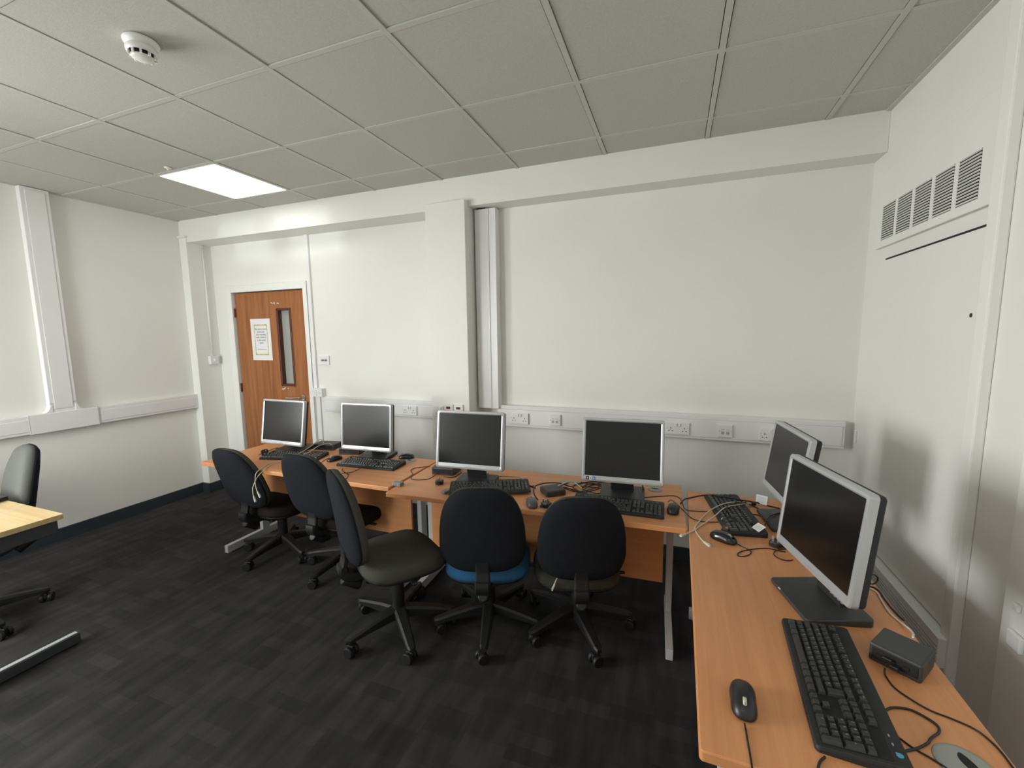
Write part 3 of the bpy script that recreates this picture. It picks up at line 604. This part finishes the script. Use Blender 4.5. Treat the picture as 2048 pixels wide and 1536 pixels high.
# ------------------------------------------------------------------ operator chairs
BW, BH, BZ, BY, BT = .430, .459, .461, .256, .158
def back_rings(prof, w=BW, h=BH, n=48):
    out = []
    for sc, yo in prof:
        ring = []
        for k in range(n):
            a = 2*pi*k/n
            ex, ez = sq(cos(a), .56), sq(sin(a), .64 if sin(a) > 0 else .46)
            zz = (ez+1)/2*h
            f = zz/h; hw = w/2*(1.0-(.24*((f-.3)/.7)**1.6 if f > .3 else .05*((.3-f)/.3)**1.5))
            lx = ex*hw*sc; lz = h/2+(zz-h/2)*sc
            curve = -.5*lx*lx + .10*(lz/h-.35)**2*.3
            ring.append((lx, -BY-math.tan(BT)*lz+yo-curve*.9, BZ+lz))
        out.append(ring)
    return out
def make_chair(label, seatm, backm, shellm, knob=True):
    t = thing('operator_chair', label, 'chair')
    m = MB(); m.loft(back_rings([(.80, .018), (.955, .016), (1.0, .024), (1.0, .040), (.965, .058), (.86, .068), (.6, .074), (.25, .076)])); m.build('backrest', backm, t)
    m = MB(); m.loft(back_rings([(.3, -.012), (.72, -.010), (.90, -.003), (.985, .010), (1.005, .020), (.97, .026), (.80, .024)])); m.build('back_shell', shellm, t)
    # seat
    def seat_ring(sc, z, ny):
        ring = []
        for k in range(48):
            a = 2*pi*k/48
            x = sq(cos(a), .62)*.238*sc; y = sq(sin(a), .66)*.228*sc+.035
            w = .94+.06*(y+.2)/.45
            drop = -.055*max(0, (y-.14)/.14)**2 if y > .14 else 0
            rise = .018*max(0, (-y-.08)/.12)
            ring.append((x*w, y, z+(drop+rise)*ny))
        return ring
    m = MB(); m.loft([seat_ring(.86, .408, .7), (seat_ring(.965, .412, .8)), seat_ring(1.0, .426, 1), seat_ring(.995, .448, 1), seat_ring(.955, .470, 1), seat_ring(.86, .480, 1), seat_ring(.6, .484, 1), seat_ring(.3, .482, 1)]); m.build('seat', seatm, t, (0, -.02, -.043))
    m = MB(); m.loft([seat_ring(.80, .392, .6), seat_ring(.93, .398, .7), seat_ring(.955, .412, .8), seat_ring(.6, .414, .8)]); m.build('seat_pan', 'chairp', t, (0, -.02, -.043))
    # mechanism, spine
    m = MB(); m.box((0, -.01, .372), (.13, .20, .04), None, .008); m.build('mechanism', 'blackm', t, (0, -.02, -.043))
    m = MB()
    path = spline([Vector(p) for p in ((0, -.05, .365), (0, -.17, .360), (0, -.245, .368), (0, -.279, .40), (0, -.272, .44), (0, -.264, .48), (0, -.266, .53))], 6)
    rings = []
    for i, p in enumerate(path):
        a = path[max(i-1, 0)]; b = path[min(i+1, len(path)-1)]; tg = (b-a).normalized(); nv = Vector((1, 0, 0)).cross(tg).normalized()
        f = i/(len(path)-1); hw = .043-.010*f; th = .013 if f > .62 else .024
        rings.append([p+Vector((1, 0, 0))*hw*sx+nv*th*sz for sx, sz in ((-1, -.6), (-.8, -1), (.8, -1), (1, -.6), (1, .6), (.8, 1), (-.8, 1), (-1, .6))])
    m.loft(rings, smooth=False); m.build('spine_bar', 'chairp', t)
    m = MB(); m.cyl((0, -.240, .330), .030, .10, (R(58), 0, 0), 20, r2=.025, bev=.006); m.build('tension_knob', 'chairp', t)
    m = MB(); m.tube([(.06, .0, .372), (.16, .0, .37), (.22, .005, .362)], .006); m.box((.235, .005, .360), (.06, .022, .012), None, .004); m.build('height_lever', 'blackp', t)
    m = MB(); m.cyl((0, 0, .27), .026, .19, seg=20); m.cyl((0, 0, .19), .033, .17, seg=20, bev=.003); m.build('gas_column', 'chairp', t)
    m = MB(); m.cyl((0, 0, .108), .047, .06, seg=24, r2=.036, bev=.004)
    for k in range(5):
        a = 2*pi*k/5; ca, sa = cos(a), sin(a); rings = []
        for r, zt, zb, hw in ((.02, .138, .082, .034), (.10, .130, .080, .030), (.20, .112, .076, .025), (.285, .094, .068, .021), (.306, .088, .070, .012)):
            ring = []
            for sx, z in ((-1, zb), (1, zb), (1, zt-.010), (.65, zt), (-.65, zt), (-1, zt-.010)):
                ring.append((r*ca-sx*hw*sa, r*sa+sx*hw*ca, z))
            rings.append(ring)
        m.loft(rings, smooth=False)
    m.build('star_base', 'chairp', t)
    for k in range(5):
        a = 2*pi*k/5; r = .285
        m = MB()
        q = random.uniform(0, 2*pi)
        for s in (-1, 1): m.cyl((s*.019, -.012, .0282), .0282, .020, (0, pi/2, 0), 20, bev=.004)
        m.box((0, -.010, .042), (.020, .044, .036), None, .006); m.cyl((0, 0, .060), .0085, .035, seg=10)
        o = m.build('castor', 'chairp', t, (r*cos(a), r*sin(a), 0), (0, 0, q))
    return t
def place(t, x, y, yaw, dz, phase, tilt=BT):
    th = tilt-BT; pv = Vector((0, -BY, BZ)); off = pv-(Matrix.Rotation(th, 3, 'X') @ pv)
    t.location = (x, y, 0); t.rotation_euler = (0, 0, yaw)
    for ch in t.children:
        n = ch.name.split('.')[0]
        if n in ('backrest', 'back_shell', 'seat', 'seat_pan', 'mechanism', 'spine_bar', 'tension_knob', 'height_lever'): ch.location.z += dz
        if n in ('backrest', 'back_shell'):
            ch.location += off; ch.rotation_euler.x = th
        elif n == 'gas_column': ch.location.z += dz*.5
        elif n == 'star_base': ch.rotation_euler.z = R(phase)-yaw
        elif n == 'castor':
            v = Matrix.Rotation(R(phase)-yaw, 3, 'Z') @ Vector(ch.location); ch.location = v
proto = make_chair('black operator chair nearest the door, cream cables dangling beside its backrest', 'fabricd', 'fabricg', 'fabric')
spec = [
 ('black operator chair second from the door, partly hidden by the turned grey chair', 'fabricd', 'fabricg', (-.4575, -.422, -.06, -.011, -94, .25)),
 ('operator chair turned sideways showing its large grey seat', 'fabricg', 'fabricg', (.2706, -.8467, -.622, .028, -43, .113)),
 ('black backed operator chair with a blue seat', 'fabricb', 'fabricg', (.726, -.6425, .316, -.016, -72, .158)),
 ('black operator chair in front of the fourth monitor, cable end dangling under its back', 'fabricg', 'fabricg', (1.186, -.503, .31, -.046, -56, .20)),
 ('grey operator chair behind the pale table at the left edge', 'fabricl', 'fabricl', (-2.02, -1.66, 2.97, .068, 2, .17)),
]
chairs = [proto]
for lab, sm, bm_, pl in spec:
    c = copy_tree(proto); c['label'] = lab; c['group'] = 'operator chairs'
    for ch in c.children:
        n = ch.name.split('.')[0]
        if n in ('seat', 'backrest') and (sm != 'fabricd'):
            ch.data = ch.data.copy(); ch.data.materials[0] = M[sm if n == 'seat' else bm_]
    place(c, *pl); chairs.append(c)
proto['group'] = 'operator chairs'
place(proto, -1.077, -.408, -.066, -.023, -90, .30)
for c, s in ((chairs[2], 'dark olive grey seat'), (chairs[3], 'blue seat')):
    for ch in c.children:
        if ch.name.startswith('seat') and not ch.name.startswith('seat_pan'): ch['label'] = s

# ------------------------------------------------------------------ monitors (local: viewer at -y, origin at stand base on the desk)
DZ = .7302
def monitor(label, x, y, yaw, tilt, zb, off, w=.413, h=.333, stick=False, led=False):
    n = Vector((-sin(yaw), cos(yaw), 0)); base = Vector((x, y, 0))+n*off
    t = thing('computer_monitor', label, 'monitor', (base.x, base.y, DZ), yaw, 'silver framed computer monitors')
    z0 = zb-DZ
    P = Matrix.Translation((0, -off, z0)) @ Matrix.Rotation(-tilt, 4, 'X')
    bs, bt, bb = .0175, .0165, .030
    m = MB(); b = MB()
    def fr(x0, x1, za, zb_): b.bb(x0, x1, 0, .022, za, zb_)
    outer = [(px, pz+h/2) for px, pz in rrect(w, h, .012)]
    inner = [(-w/2+bs, bb), (w/2-bs, bb), (w/2-bs, h-bt), (-w/2+bs, h-bt)]
    # frame ring: front face bevelled, built from outer outline to inner rectangle
    nO = len(outer); seq = []
    def ring(pts_sc, y): return [b.bm.verts.new((px, y, pz)) for px, pz in pts_sc]
    def shrink(pts, e): return [((px/abs(px))*(abs(px)-e), h/2+math.copysign(abs(pz-h/2)-e, pz-h/2)) for px, pz in pts]
    # resample the inner rectangle to match outer count by snapping each outer vertex to its corner
    def snap(pts): return [((w/2-bs) if px > 0 else (-w/2+bs), (h-bt) if pz > h/2 else bb) for px, pz in pts]
    rs = [ring(outer, .024), ring(outer, .004), ring(shrink(outer, .0025), .0), ring(shrink(outer, .011), -.0012), ring(snap(outer), .002), ring(snap(outer), .006)]
    for A, B in zip(rs, rs[1:]):
        for k in range(nO):
            q = [A[k], A[(k+1) % nO], B[(k+1) % nO], B[k]]
            if len({tuple(v.co) for v in q}) >= 3:
                q2 = []
                for v in q:
                    if not any((v.co-u.co).length < 1e-7 for u in q2): q2.append(v)
                if len(q2) > 2:
                    try: b.bm.faces.new(q2)
                    except ValueError: pass
    bmesh.ops.remove_doubles(b.bm, verts=b.bm.verts, dist=1e-6)
    bmesh.ops.transform(b.bm, matrix=P, verts=b.bm.verts); b.build('bezel', 'silver', t)
    def pb(mb, name, mt, parent=t):
        bmesh.ops.transform(mb.bm, matrix=P, verts=mb.bm.verts); return mb.build(name, mt, parent)
    m = MB(); m.bb(-w/2+bs-.001, w/2-bs+.001, .004, .008, bb-.001, h-bt+.001); pb(m, 'screen', 'screen')
    m = MB(); m.prism(rrect(w-.004, h-.004, .012), -.046, -.014, .006, Matrix.Translation((0, 0, h/2)) @ Matrix.Rotation(pi/2, 4, 'X'))
    m.bb(-w*.30, w*.30, .04, .068, h*.16, h*.80, .012); m.bb(-.03, .03, .06, .075, h*.3, h*.5, .004); pb(m, 'rear_housing', 'blackm')
    m = MB()
    for k in range(9): m.box((-.018+k*.0045, -.0014, bb*.47), (random.uniform(.002, .0038), .001, .0038))
    pb(m, 'brand_mark', 'pvcline')
    m = MB()
    for k in range(4): m.box((w/2-.030-k*.016, .004, .001), (.010, .012, .003), None, .001)
    pb(m, 'button', 'grey')
    if stick:
        for k, c in enumerate(('ink', 'label', 'blue')):
            m = MB(); m.box((-w/2+.034+k*.0165, -.0014, bb*.55), (.0155, .0008, .0165)); s = pb(m, 'sticker', c); s['label'] = ('black', 'white', 'blue')[k]+' sticker'
            m = MB(); m.box((-w/2+.034+k*.0165, -.0019, bb*.55), (.005, .0006, .006)); pb(m, 'sticker_print', ('label', 'ink', 'label')[k], s)
    # stand
    m = MB()
    pts = rrect(.235, .19, .012)
    def br(sc, z, tilted): return [(px*sc, py*sc, z+(py+.095)/.19*tilted) for px, py in pts]
    m.loft([br(.985, 0, 0), br(1, .003, 0), br(1, .010, .012), br(.985, .013, .012), br(.6, .015, .012)], smooth=False); m.build('stand_base', 'basep', t)
    if led:
        m = MB(); m.box((-.050, -.0945, .0125), (.012, .003, .002)); m.build('base_badge', 'label', t)
    yb = (P @ Vector((0, .052, h*.35)))
    m = MB()
    rings = []
    for f in (0, .35, .7, 1.):
        yy = .045+(yb.y+.006-.045)*f; zz = .015+(yb.z-.015)*f; hw = .062-.012*f
        rings.append([(-hw, yy-.014, zz), (hw, yy-.014, zz), (hw*.9, yy+.016, zz), (-hw*.9, yy+.016, zz)])
    m.loft(rings, smooth=False); m.build('stand_neck', 'blackm', t)
    return t
monitor('silver framed monitor nearest the door, small plug at its lower left', -1.12, -.333, -.009, .158, .798, .135, w=.424, h=.342)
monitor('silver framed monitor with pale reflective screen, second from the door', -.356, -.302, .058, .084, .809, .13)
monitor('silver framed monitor in front of the pillar, third from the door', .571, -.551, .073, .151, .845, .11)
monitor('silver framed monitor with three small stickers on its lower left', 1.418, -.493, .065, .178, .839, .125, stick=True)
monitor('silver framed monitor in the far corner, turned sideways behind the nearest monitor', 2.113, -.478, -1.457, .135, .844, .05)
monitor('large looking silver framed monitor nearest the camera on the right desk', 2.077, -1.124, -1.326, .096, .842, .04, led=True)

# ------------------------------------------------------------------ keyboards
U = .0190
def key_layout():
    rows = []; y0 = 0
    rows.append((5.25, [(0, 1)]+[(2+k, 1) for k in range(4)]+[(6.5+k, 1) for k in range(4)]+[(11+k, 1) for k in range(4)]+[(15.25+k, 1) for k in range(3)], ['esc', 'F1', 'F2', 'F3', 'F4', 'F5', 'F6', 'F7', 'F8', 'F9', 'F10', 'F11', 'F12', '', '', '']))
    rows.append((4, [(k, 1) for k in range(13)]+[(13, 2)]+[(15.25+k, 1) for k in range(3)]+[(18.5+k, 1) for k in range(4)], list('`1234567890-=')+['<-', '', '', '', '', '/', '*', '-']))
    rows.append((3, [(0, 1.5)]+[(1.5+k, 1) for k in range(12)]+[(15.25+k, 1) for k in range(3)]+[(18.5+k, 1) for k in range(3)], ['']+list('QWERTYUIOP[]')+['', '', '', '7', '8', '9']))
    rows.append((2, [(0, 1.75)]+[(1.75+k, 1) for k in range(12)]+[(18.5+k, 1) for k in range(3)], ['']+list("ASDFGHJKL;'#")+['4', '5', '6']))
    rows.append((1, [(0, 1.25)]+[(1.25+k, 1) for k in range(11)]+[(12.25, 2.75), (16.25, 1)]+[(18.5+k, 1) for k in range(3)], ['']+list('\\ZXCVBNM,./')+['', '', '1', '2', '3']))
    rows.append((0, [(0, 1.25), (1.25, 1.25), (2.5, 1.25), (3.75, 6.25), (10, 1.25), (11.25, 1.25), (12.5, 1.25), (13.75, 1.25)]+[(15.25+k, 1) for k in range(3)]+[(18.5, 2), (20.5, 1)], ['']*11+['0', '.']))
    ks = []
    for ry, cells, leg in rows:
        for (c, w), l in zip(cells, leg): ks.append((c, ry, w, 1, l))
    ks += [(21.5, 2, 1, 2, '+'), (21.5, 0, 1, 2, ''), (13.75, 2, 1.25, 2, '')]
    return ks
KW, KD = 22.5*U, 6.25*U
def keyboard(label, x, y, yaw, z=DZ, near=False, mark=False, group='black keyboards'):
    t = thing('computer_keyboard', label, 'keyboard', (x, y, z), yaw, group)
    W, D = .452, .164
    slope = math.atan2(.012, D)
    m = MB(); pts = rrect(W, D, .010)
    def top(py): return .013+(py+D/2)/D*.012
    m.loft([[(px, py, .001) for px, py in pts], [(px*1.0, py, top(py)-.006) for px, py in pts], [(px*.992, py*.98, top(py)-.001) for px, py in pts], [(px*.985, py*.965, top(py)) for px, py in pts], [(px*.5, py*.5, top(py*.5)) for px, py in pts]], smooth=False)
    m.build('case', 'blackm', t)
    m = MB(); m.loft([[(px*.95, (py-.0)*.74-.0085, top(py*.74-.0085)-.0004) for px, py in rrect(W, D, .004)], [(px*.95, py*.74-.0085, top(py*.74-.0085)+.0006) for px, py in rrect(W, D, .004)]], smooth=False); m.build('key_well', 'slot', t)
    oy = -KD/2-.009
    def keymesh(mb, c, r, w, hh):
        cx = -KW/2+(c+w/2)*U; cy = oy+(r+hh/2)*U; a, b_ = w*U/2-.0008, hh*U/2-.0008
        zt = .0085
        base = [(-a, -b_), (a, -b_), (a, b_), (-a, b_)]
        ring0 = [(cx+p, cy+q, top(cy+q)) for p, q in base]
        ring1 = [(cx+p*(1-.0026/a), cy+q*(1-.0030/b_)+.0008, top(cy+q)+zt*.9) for p, q in base]
        ring2 = [(cx+p*(1-.0034/a), cy+q*(1-.0038/b_)+.0008, top(cy+q)+zt) for p, q in base]
        mb.loft([ring0, ring1, ring2], smooth=False)
        return cx, cy, top(cy)+zt
    ks = key_layout()
    if near:
        rest = MB(); legs = []
        for i, (c, r, w, hh, l) in enumerate(ks):
            if i < 99:
                mb = MB(); p = keymesh(mb, c, r, w, hh); mb.build('key', 'keys', t)
            else: p = keymesh(rest, c, r, w, hh)
            if l: legs.append((p, l))
        ro = rest.build('keys', 'keys', t); ro['kind'] = 'stuff'
        first = None; lb = bpy.data.meshes.new('key_legends'); bmx = bmesh.new()
        for p, l in legs:
            o = text(t, 'lg', l, .0052 if len(l) > 1 else .0068, 'legend', (0, 0, 0), (0, 0, 0), depth=.0001)
            me = o.data; me.transform(Matrix.Translation((p[0]-.0025, p[1]+.0022, p[2]+.0003)) @ Matrix.Rotation(slope, 4, 'X')); bmx.from_mesh(me); bpy.data.objects.remove(o)
        bmx.to_mesh(lb); bmx.free(); lb.materials.append(M['legend']); o = bpy.data.objects.new('key_legends', lb); COL.objects.link(o); o.parent = t
    else:
        blocks = {'letter_keys': lambda c, r: c < 15 and r < 5, 'function_keys': lambda c, r: r > 5, 'cursor_keys': lambda c, r: 15 <= c < 18.4 and r < 5, 'number_pad': lambda c, r: c > 18.4 and r < 5}
        for nm, f in blocks.items():
            mb = MB()
            for c, r, w, hh, l in ks:
                if f(c, r): keymesh(mb, c, r, w, hh)
            mb.build(nm, 'keys', t)
    m = MB()
    for k in range(3): m.box((KW/2-.065+k*.022, .062, top(.062)+.0004), (.006, .003, .0008))
    m.build('indicator_lights', 'legend', t)
    if mark:
        m = MB(); m.cyl((W/2-.03, .066, top(.066)+.0005), .006, .001, (slope, 0, 0), 16); m.build('brand_badge', 'bluem', t)
    return t
keyboard('black keyboard nearest the door, mostly hidden behind the second chair', -.945, -.372, R(14))
keyboard('black keyboard lying below the pale screened second monitor', -.272, -.352, R(3.5))
keyboard('black keyboard angled below the third monitor beside the power brick', .700, -.545, R(24), z=DZ+.014)
keyboard('black keyboard below the monitor with stickers', 1.405, -.545, R(1.0))
keyboard('black keyboard under tangled cables on the corner desk', 1.94, -.462, R(-81.5))
keyboard('black keyboard nearest the camera, with visible separate keys', 2.052, -1.487, R(-93.4), near=True, mark=True)

# ------------------------------------------------------------------ mice (local: front = +y)
def mouse(label, x, y, yaw, shell='blackgloss', wheelm='grey', sil=False, z=DZ, tilt=0.):
    t = thing('computer_mouse', label, 'mouse', (x, y, z), yaw, 'black computer mice')
    m = MB(); n = 32; rings = []
    for sc, z_, zr in ((.90, .001, 0), (1.0, .006, 0), (.985, .014, 1), (.92, .023, 1), (.78, .031, 1), (.5, .036, 1), (.2, .0375, 1)):
        ring = []
        for k in range(n):
            a = 2*pi*k/n; px = sq(cos(a), .8)*.0305*sc; py = sq(sin(a), .78)*.057*sc
            waist = 1-.10*math.exp(-((py-.005)/.022)**2)
            zz = z_*(1-.22*max(0, py/.057)-.12*max(0, -py/.057)) if zr else z_
            ring.append((px*waist, py, zz))
        rings.append(ring)
    m.loft(rings); m.build('shell', shell, t)
    m = MB(); m.cyl((0, .026, .0262), .0115, .008, (0, pi/2, 0), 20, bev=.002); m.build('scroll_wheel', wheelm, t)
    m = MB()
    for k in range(8): m.box((0, .014+.0028*k+.004 if k > 5 else -.006+.0028*k, .0345-.0002*k), (.0006, .0028, .003), (R(-8), 0, 0))
    m.build('button_split', 'slot', t)
    if sil:
        m = MB(); m.box((-.024, .036, .016), (.012, .030, .010), (0, R(-20), R(12)), .004); m.build('side_grip', 'grey', t)
    return t
mouse('small black mouse facing forward with a white spot, between the first two monitors', -.595, -.345, R(165), wheelm='wheel')
mouse('black mouse parked on the cable grommet right of the second monitor', -.128, -.145, R(108), z=DZ+.001)
mouse('dark silver mouse at the front edge beside the power brick', .985, -.655, R(25), shell='mousegrey', sil=True)
mouse('black mouse at the right end of the fourth keyboard by the desk seam', 1.672, -.505, R(-4), shell='blackp')
mouse('black mouse lying sideways on the corner desk near the cream plug', 1.872, -.752, R(-124))
mouse('black mouse with pale oval scroll wheel, nearest the camera', 1.831, -1.628, R(177), shell='blackp', wheelm='wheel')

# ------------------------------------------------------------------ thin clients, brick, small items
def mini_pc(label, x, y, yaw, w, d, h):
    t = thing('mini_computer', label, 'computer', (x, y, DZ), yaw, 'small black desktop computers')
    m = MB(); m.box((0, 0, h/2), (w, d, h), None, .005); m.build('case', 'basep', t)
    m = MB(); m.box((0, -d/2-.0002, h*.52), (w*.86, .003, h*.60), None, .001); m.build('front_slot', 'slot', t)
    m = MB()
    for k in range(3): m.box((-w*.28+k*w*.25, -d/2-.0022, h*.5), (w*.11, .003, h*.15))
    m.build('front_port', 'blackp', t)
    return t
mini_pc('small black computer with cream cable looped on top, between first two monitors', -.895, -.098, R(9), .185, .12, .045)
mini_pc('small black computer tucked left of the second monitor stand', -.612, -.135, R(12), .165, .13, .05)
mini_pc('small black computer peeking out left of the third monitor', .300, -.322, R(3), .15, .13, .046)
c = mini_pc('black square computer with open front slot on the near right desk', 2.243, -1.343, R(-36.5), .108, .106, .050)
m = MB(); m.box((.004, -.060, .018), (.018, .022, .010), None, .002); m.box((-.012, -.0585, .030), (.02, .014, .006), None, .002); m.build('usb_plug', 'blackp', c)
t = thing('power_brick', 'flat black power brick among cables between third and fourth monitors', 'power adapter', (1.045, -.462, DZ), R(38))
m = MB(); m.box((0, 0, .017), (.115, .105, .034), None, .007); m.build('case', 'basep', t)
m = MB(); m.box((.0, .056, .017), (.03, .012, .016), None, .003); m.build('cable_grip', 'blackm', t)
t = thing('paper_slip', 'pale grey slip of card poking out behind the power brick', 'card', (1.10, -.27, DZ), R(8))
m = MB(); m.box((0, 0, .004), (.12, .04, .004), (R(8), 0, 0), .001); m.build('card', 'grommet', t)
t = thing('desk_clip', 'small grey ribbed block lying over the gap between the back desks', 'block', (.146, -.632, DZ), R(-4))
m = MB(); m.box((0, 0, .011), (.060, .036, .021), None, .003); m.build('body', 'grey', t)
m = MB()
for k in range(5): m.box((-.022+k*.011, -.0185, .010), (.004, .002, .014))
m.build('rib', 'pvcline', t)
def grommet(label, x, y, r, yaw=0.):
    t = thing('cable_grommet', label, 'grommet', (x, y, DZ), yaw, 'grey desk grommets')
    m = MB(); m.lathe([(0, .0035), (r*.8, .0035), (r*.96, .0025), (r, 0), (0, 0)], 40); m.build('cover', 'grommet', t)
    m = MB()
    pts = [(r*.50*cos(a), r*.25+r*.30*abs(sin(a))*(.4 if sin(a) > 0 else -1)) for a in [2*pi*k/24 for k in range(24)]]
    m.prism(pts, .003, .0042); m.build('cable_slot', 'slot', t)
    return t
grommet('round grey grommet under the black mouse right of the second monitor', -.075, -.175, .042, R(150))
grommet('round grey grommet behind the lower right of the monitor with stickers', 1.575, -.225, .04)
grommet('round grey grommet with open slot at the lower right corner of the near desk', 2.232, -1.640, .050, R(-70))

def uk_plug(label, x, y, z, yaw, tilt):
    t = thing('mains_plug', label, 'plug', (x, y, z), yaw, 'black mains plugs'); t.rotation_euler = (tilt, 0, yaw)
    m = MB(); m.prism(rrect(.048, .046, .014), 0, .022, .004); m.cyl((0, -.028, .010), .007, .02, (pi/2, 0, 0), 12); m.build('body', 'blackp', t)
    for px, py, w, d in ((0, .012, .004, .008), (-.011, -.010, .0065, .004), (.011, -.010, .0065, .004)):
        m = MB(); m.box((px, py, .031), (w, d, .019)); m.build('pin', 'chrome', t)
    return t
uk_plug('black mains plug leaning upright against the first monitor frame', -1.175, -.432, .760, R(70), R(75))
uk_plug('black mains plug lying pins up left of the third monitor', .366, -.53, DZ+.001, R(20), 0)
uk_plug('black mains plug with shiny pins beside the dark silver mouse', 1.062, -.650, DZ+.001, R(-30), 0)
uk_plug('black mains plug with shiny pins behind the nearest monitor edge', 2.070, -.735, DZ+.001, R(60), 0)
t = thing('video_plug', 'grey video cable plug lying behind the blue seated chair', 'plug', (.475, -.648, DZ), R(-25))
m = MB(); m.box((0, 0, .009), (.036, .045, .016), None, .003); m.build('body', 'grey', t)
for s in (-1, 1):
    m = MB(); m.cyl((s*.014, .030, .009), .004, .028, (pi/2, 0, 0), 12); m.build('screw', 'blackp', t)
m = MB(); m.box((0, .028, .009), (.018, .014, .009)); m.build('contact_shell', 'chrome', t)
t = thing('video_plug', 'black plug with a red mark behind the sideways mouse', 'plug', (1.892, -.655, DZ), R(-20))
m = MB(); m.box((0, 0, .010), (.032, .046, .018), None, .004); m.build('body', 'blackp', t)
m = MB(); m.box((.004, -.008, .0195), (.010, .022, .0015)); m.build('red_mark', 'red', t)
m = MB(); m.box((-.002, .030, .010), (.012, .018, .008)); m.build('contact_shell', 'chrome', t)
def flag(label, x, y, z, w, h, yaw, tilt):
    t = thing('cable_tag', label, 'tag', (x, y, z), yaw, 'white cable tags'); t.rotation_euler = (tilt, 0, yaw)
    m = MB(); m.box((0, 0, h/2), (w, .0008, h)); m.build('label_flag', 'label', t)
    m = MB()
    for k in range(5): m.box((0, -.0007, h*.25+k*h*.13), (w*.72, .0004, .0016))
    m.build('small_print', 'grommet', t)
    return t
flag('square white cable tag standing up behind the angled keyboard', 2.09, -.285, DZ+.006, .052, .046, R(-28), R(-8))
flag('crumpled white cable tag lying at the end of the angled keyboard', 2.005, -.655, DZ+.024, .046, .038, R(-60), R(-60))
m = MB(); m.cyl((0, 0, 0), .009, .022, (0, pi/2, 0), 14, bev=.003); tag(m.build('cable_tie', 'blackp', None, (2.055, -.29, DZ+.008), (0, 0, R(10))), 'black cable tie bundling the leads beside the square white tag', 'cable tie')

# ------------------------------------------------------------------ cables
MATS = {'ethernet_cable': 'cream', 'power_cable': 'blackc', 'usb_cable': 'blackc', 'monitor_cable': 'blackc', 'mouse_cable': 'blackc', 'keyboard_cable': 'blackc'}
for i, (kind, r, label, pts) in enumerate(CABLES):
    o = pts[0]; t = thing(kind, label, 'cable', o)
    loc = [Vector(p)-Vector(o) for p in pts]
    m = MB(); m.tube(loc, r, 8)
    mt = MATS[kind]
    if label.startswith('white'): mt = 'whitec'
    m.build('sheath', mt, t)
    if kind == 'ethernet_cable' and i in END_SET:
        a, b = loc[-2], loc[-1]; dr = (b-a).normalized()
        rot = dr.to_track_quat('Y', 'Z').to_euler()
        m = MB(); m.box((0, .010, 0), (.0115, .022, .008), None, .0015); m.box((0, .008, .006), (.004, .016, .0015), (R(10), 0, 0)); pl = m.build('network_plug', 'clear', t, b, rot)
        m = MB(); m.box((0, -.010, 0), (.010, .022, .009), None, .003); m.build('strain_boot', mt, t, b, rot)
    if 'metal plug' in label:
        a, b = loc[-2], loc[-1]; rot = (b-a).normalized().to_track_quat('Y', 'Z').to_euler()
        m = MB(); m.box((0, .008, 0), (.012, .020, .006), None, .001); m.build('usb_plug', 'chrome', t, b, rot)

# ------------------------------------------------------------------ light
w = bpy.data.worlds.new('world'); S.world = w; w.use_nodes = True
w.node_tree.nodes['Background'].inputs['Color'].default_value = (.75, .86, 1, 1); w.node_tree.nodes['Background'].inputs['Strength'].default_value = SKY
def area(name, loc, rot, sx, sy, power, col, spread=180):
    l = bpy.data.lights.new(name, 'AREA'); l.shape = 'RECTANGLE'; l.size = sx; l.size_y = sy; l.energy = power; l.color = col; l.spread = R(spread)
    o = bpy.data.objects.new(name, l); COL.objects.link(o); o.location = loc; o.rotation_euler = rot; return o
area('unseen_window_light', ((wx0+wx1)/2, YF-.16, (wz0+wz1)/2), (R(74), 0, R(6)), .9, 1.4, WINPOW, (.97, 1, .985), 125)
area('unseen_window_light', (XL-.16, (wy0+wy1)/2, (wz2+wz3)/2), (R(80), 0, R(-90)), 1.36, 1.6, WINPOW2, (.985, .995, .985), 122)  # area light of the added left window, lifts the right wall
def glint(name, src, tgt, ang, power, sx, sy, blend):
    l = bpy.data.lights.new(name, 'SPOT'); l.energy = power; l.spot_size = R(ang); l.spot_blend = blend; l.shadow_soft_size = .035; l.color = (.93, 1, .97)
    o = bpy.data.objects.new(name, l); COL.objects.link(o); o.location = src
    d = Vector(tgt)-Vector(src); o.rotation_euler = d.to_track_quat('-Z', 'Y').to_euler(); o.scale = (sx, sy, 1); return o
glint('reflected_sunlight', (.68, -6.0, 2.0), (-1.75, .35, 2.53), 26, GL, 1, 1, .3)
glint('added_patch_spot', (.0, -3.6, 1.9), (-.95, .49, 1.27), 11, GL2, .50, .60, .8)  # unseen spot, added for the soft light patch right of the door

# ------------------------------------------------------------------ camera
cam = bpy.data.cameras.new('camera'); co = bpy.data.objects.new('camera', cam); COL.objects.link(co); S.camera = co
cam.sensor_fit = 'HORIZONTAL'; cam.sensor_width = 36; cam.lens = 857.957/2048*36; cam.clip_start = .02
r_ = Vector((0.93603978, 0.35164289, -0.01329707)); u_ = Vector((-0.02926216, 0.11543811, 0.99288356)); f_ = Vector((-0.35067544, 0.92898941, -0.11834449))
mt = Matrix((r_, u_, -f_)).transposed().to_4x4(); mt.translation = (1.65127, -2.68689, 1.61865); co.matrix_world = mt
S.view_settings.view_transform = 'Standard'; S.view_settings.look = 'None'; S.view_settings.gamma = 1; S.view_settings.use_curve_mapping = False
S.view_settings.exposure = EXPO
S.cycles.max_bounces = 10; S.cycles.diffuse_bounces = 6; S.cycles.glossy_bounces = 4
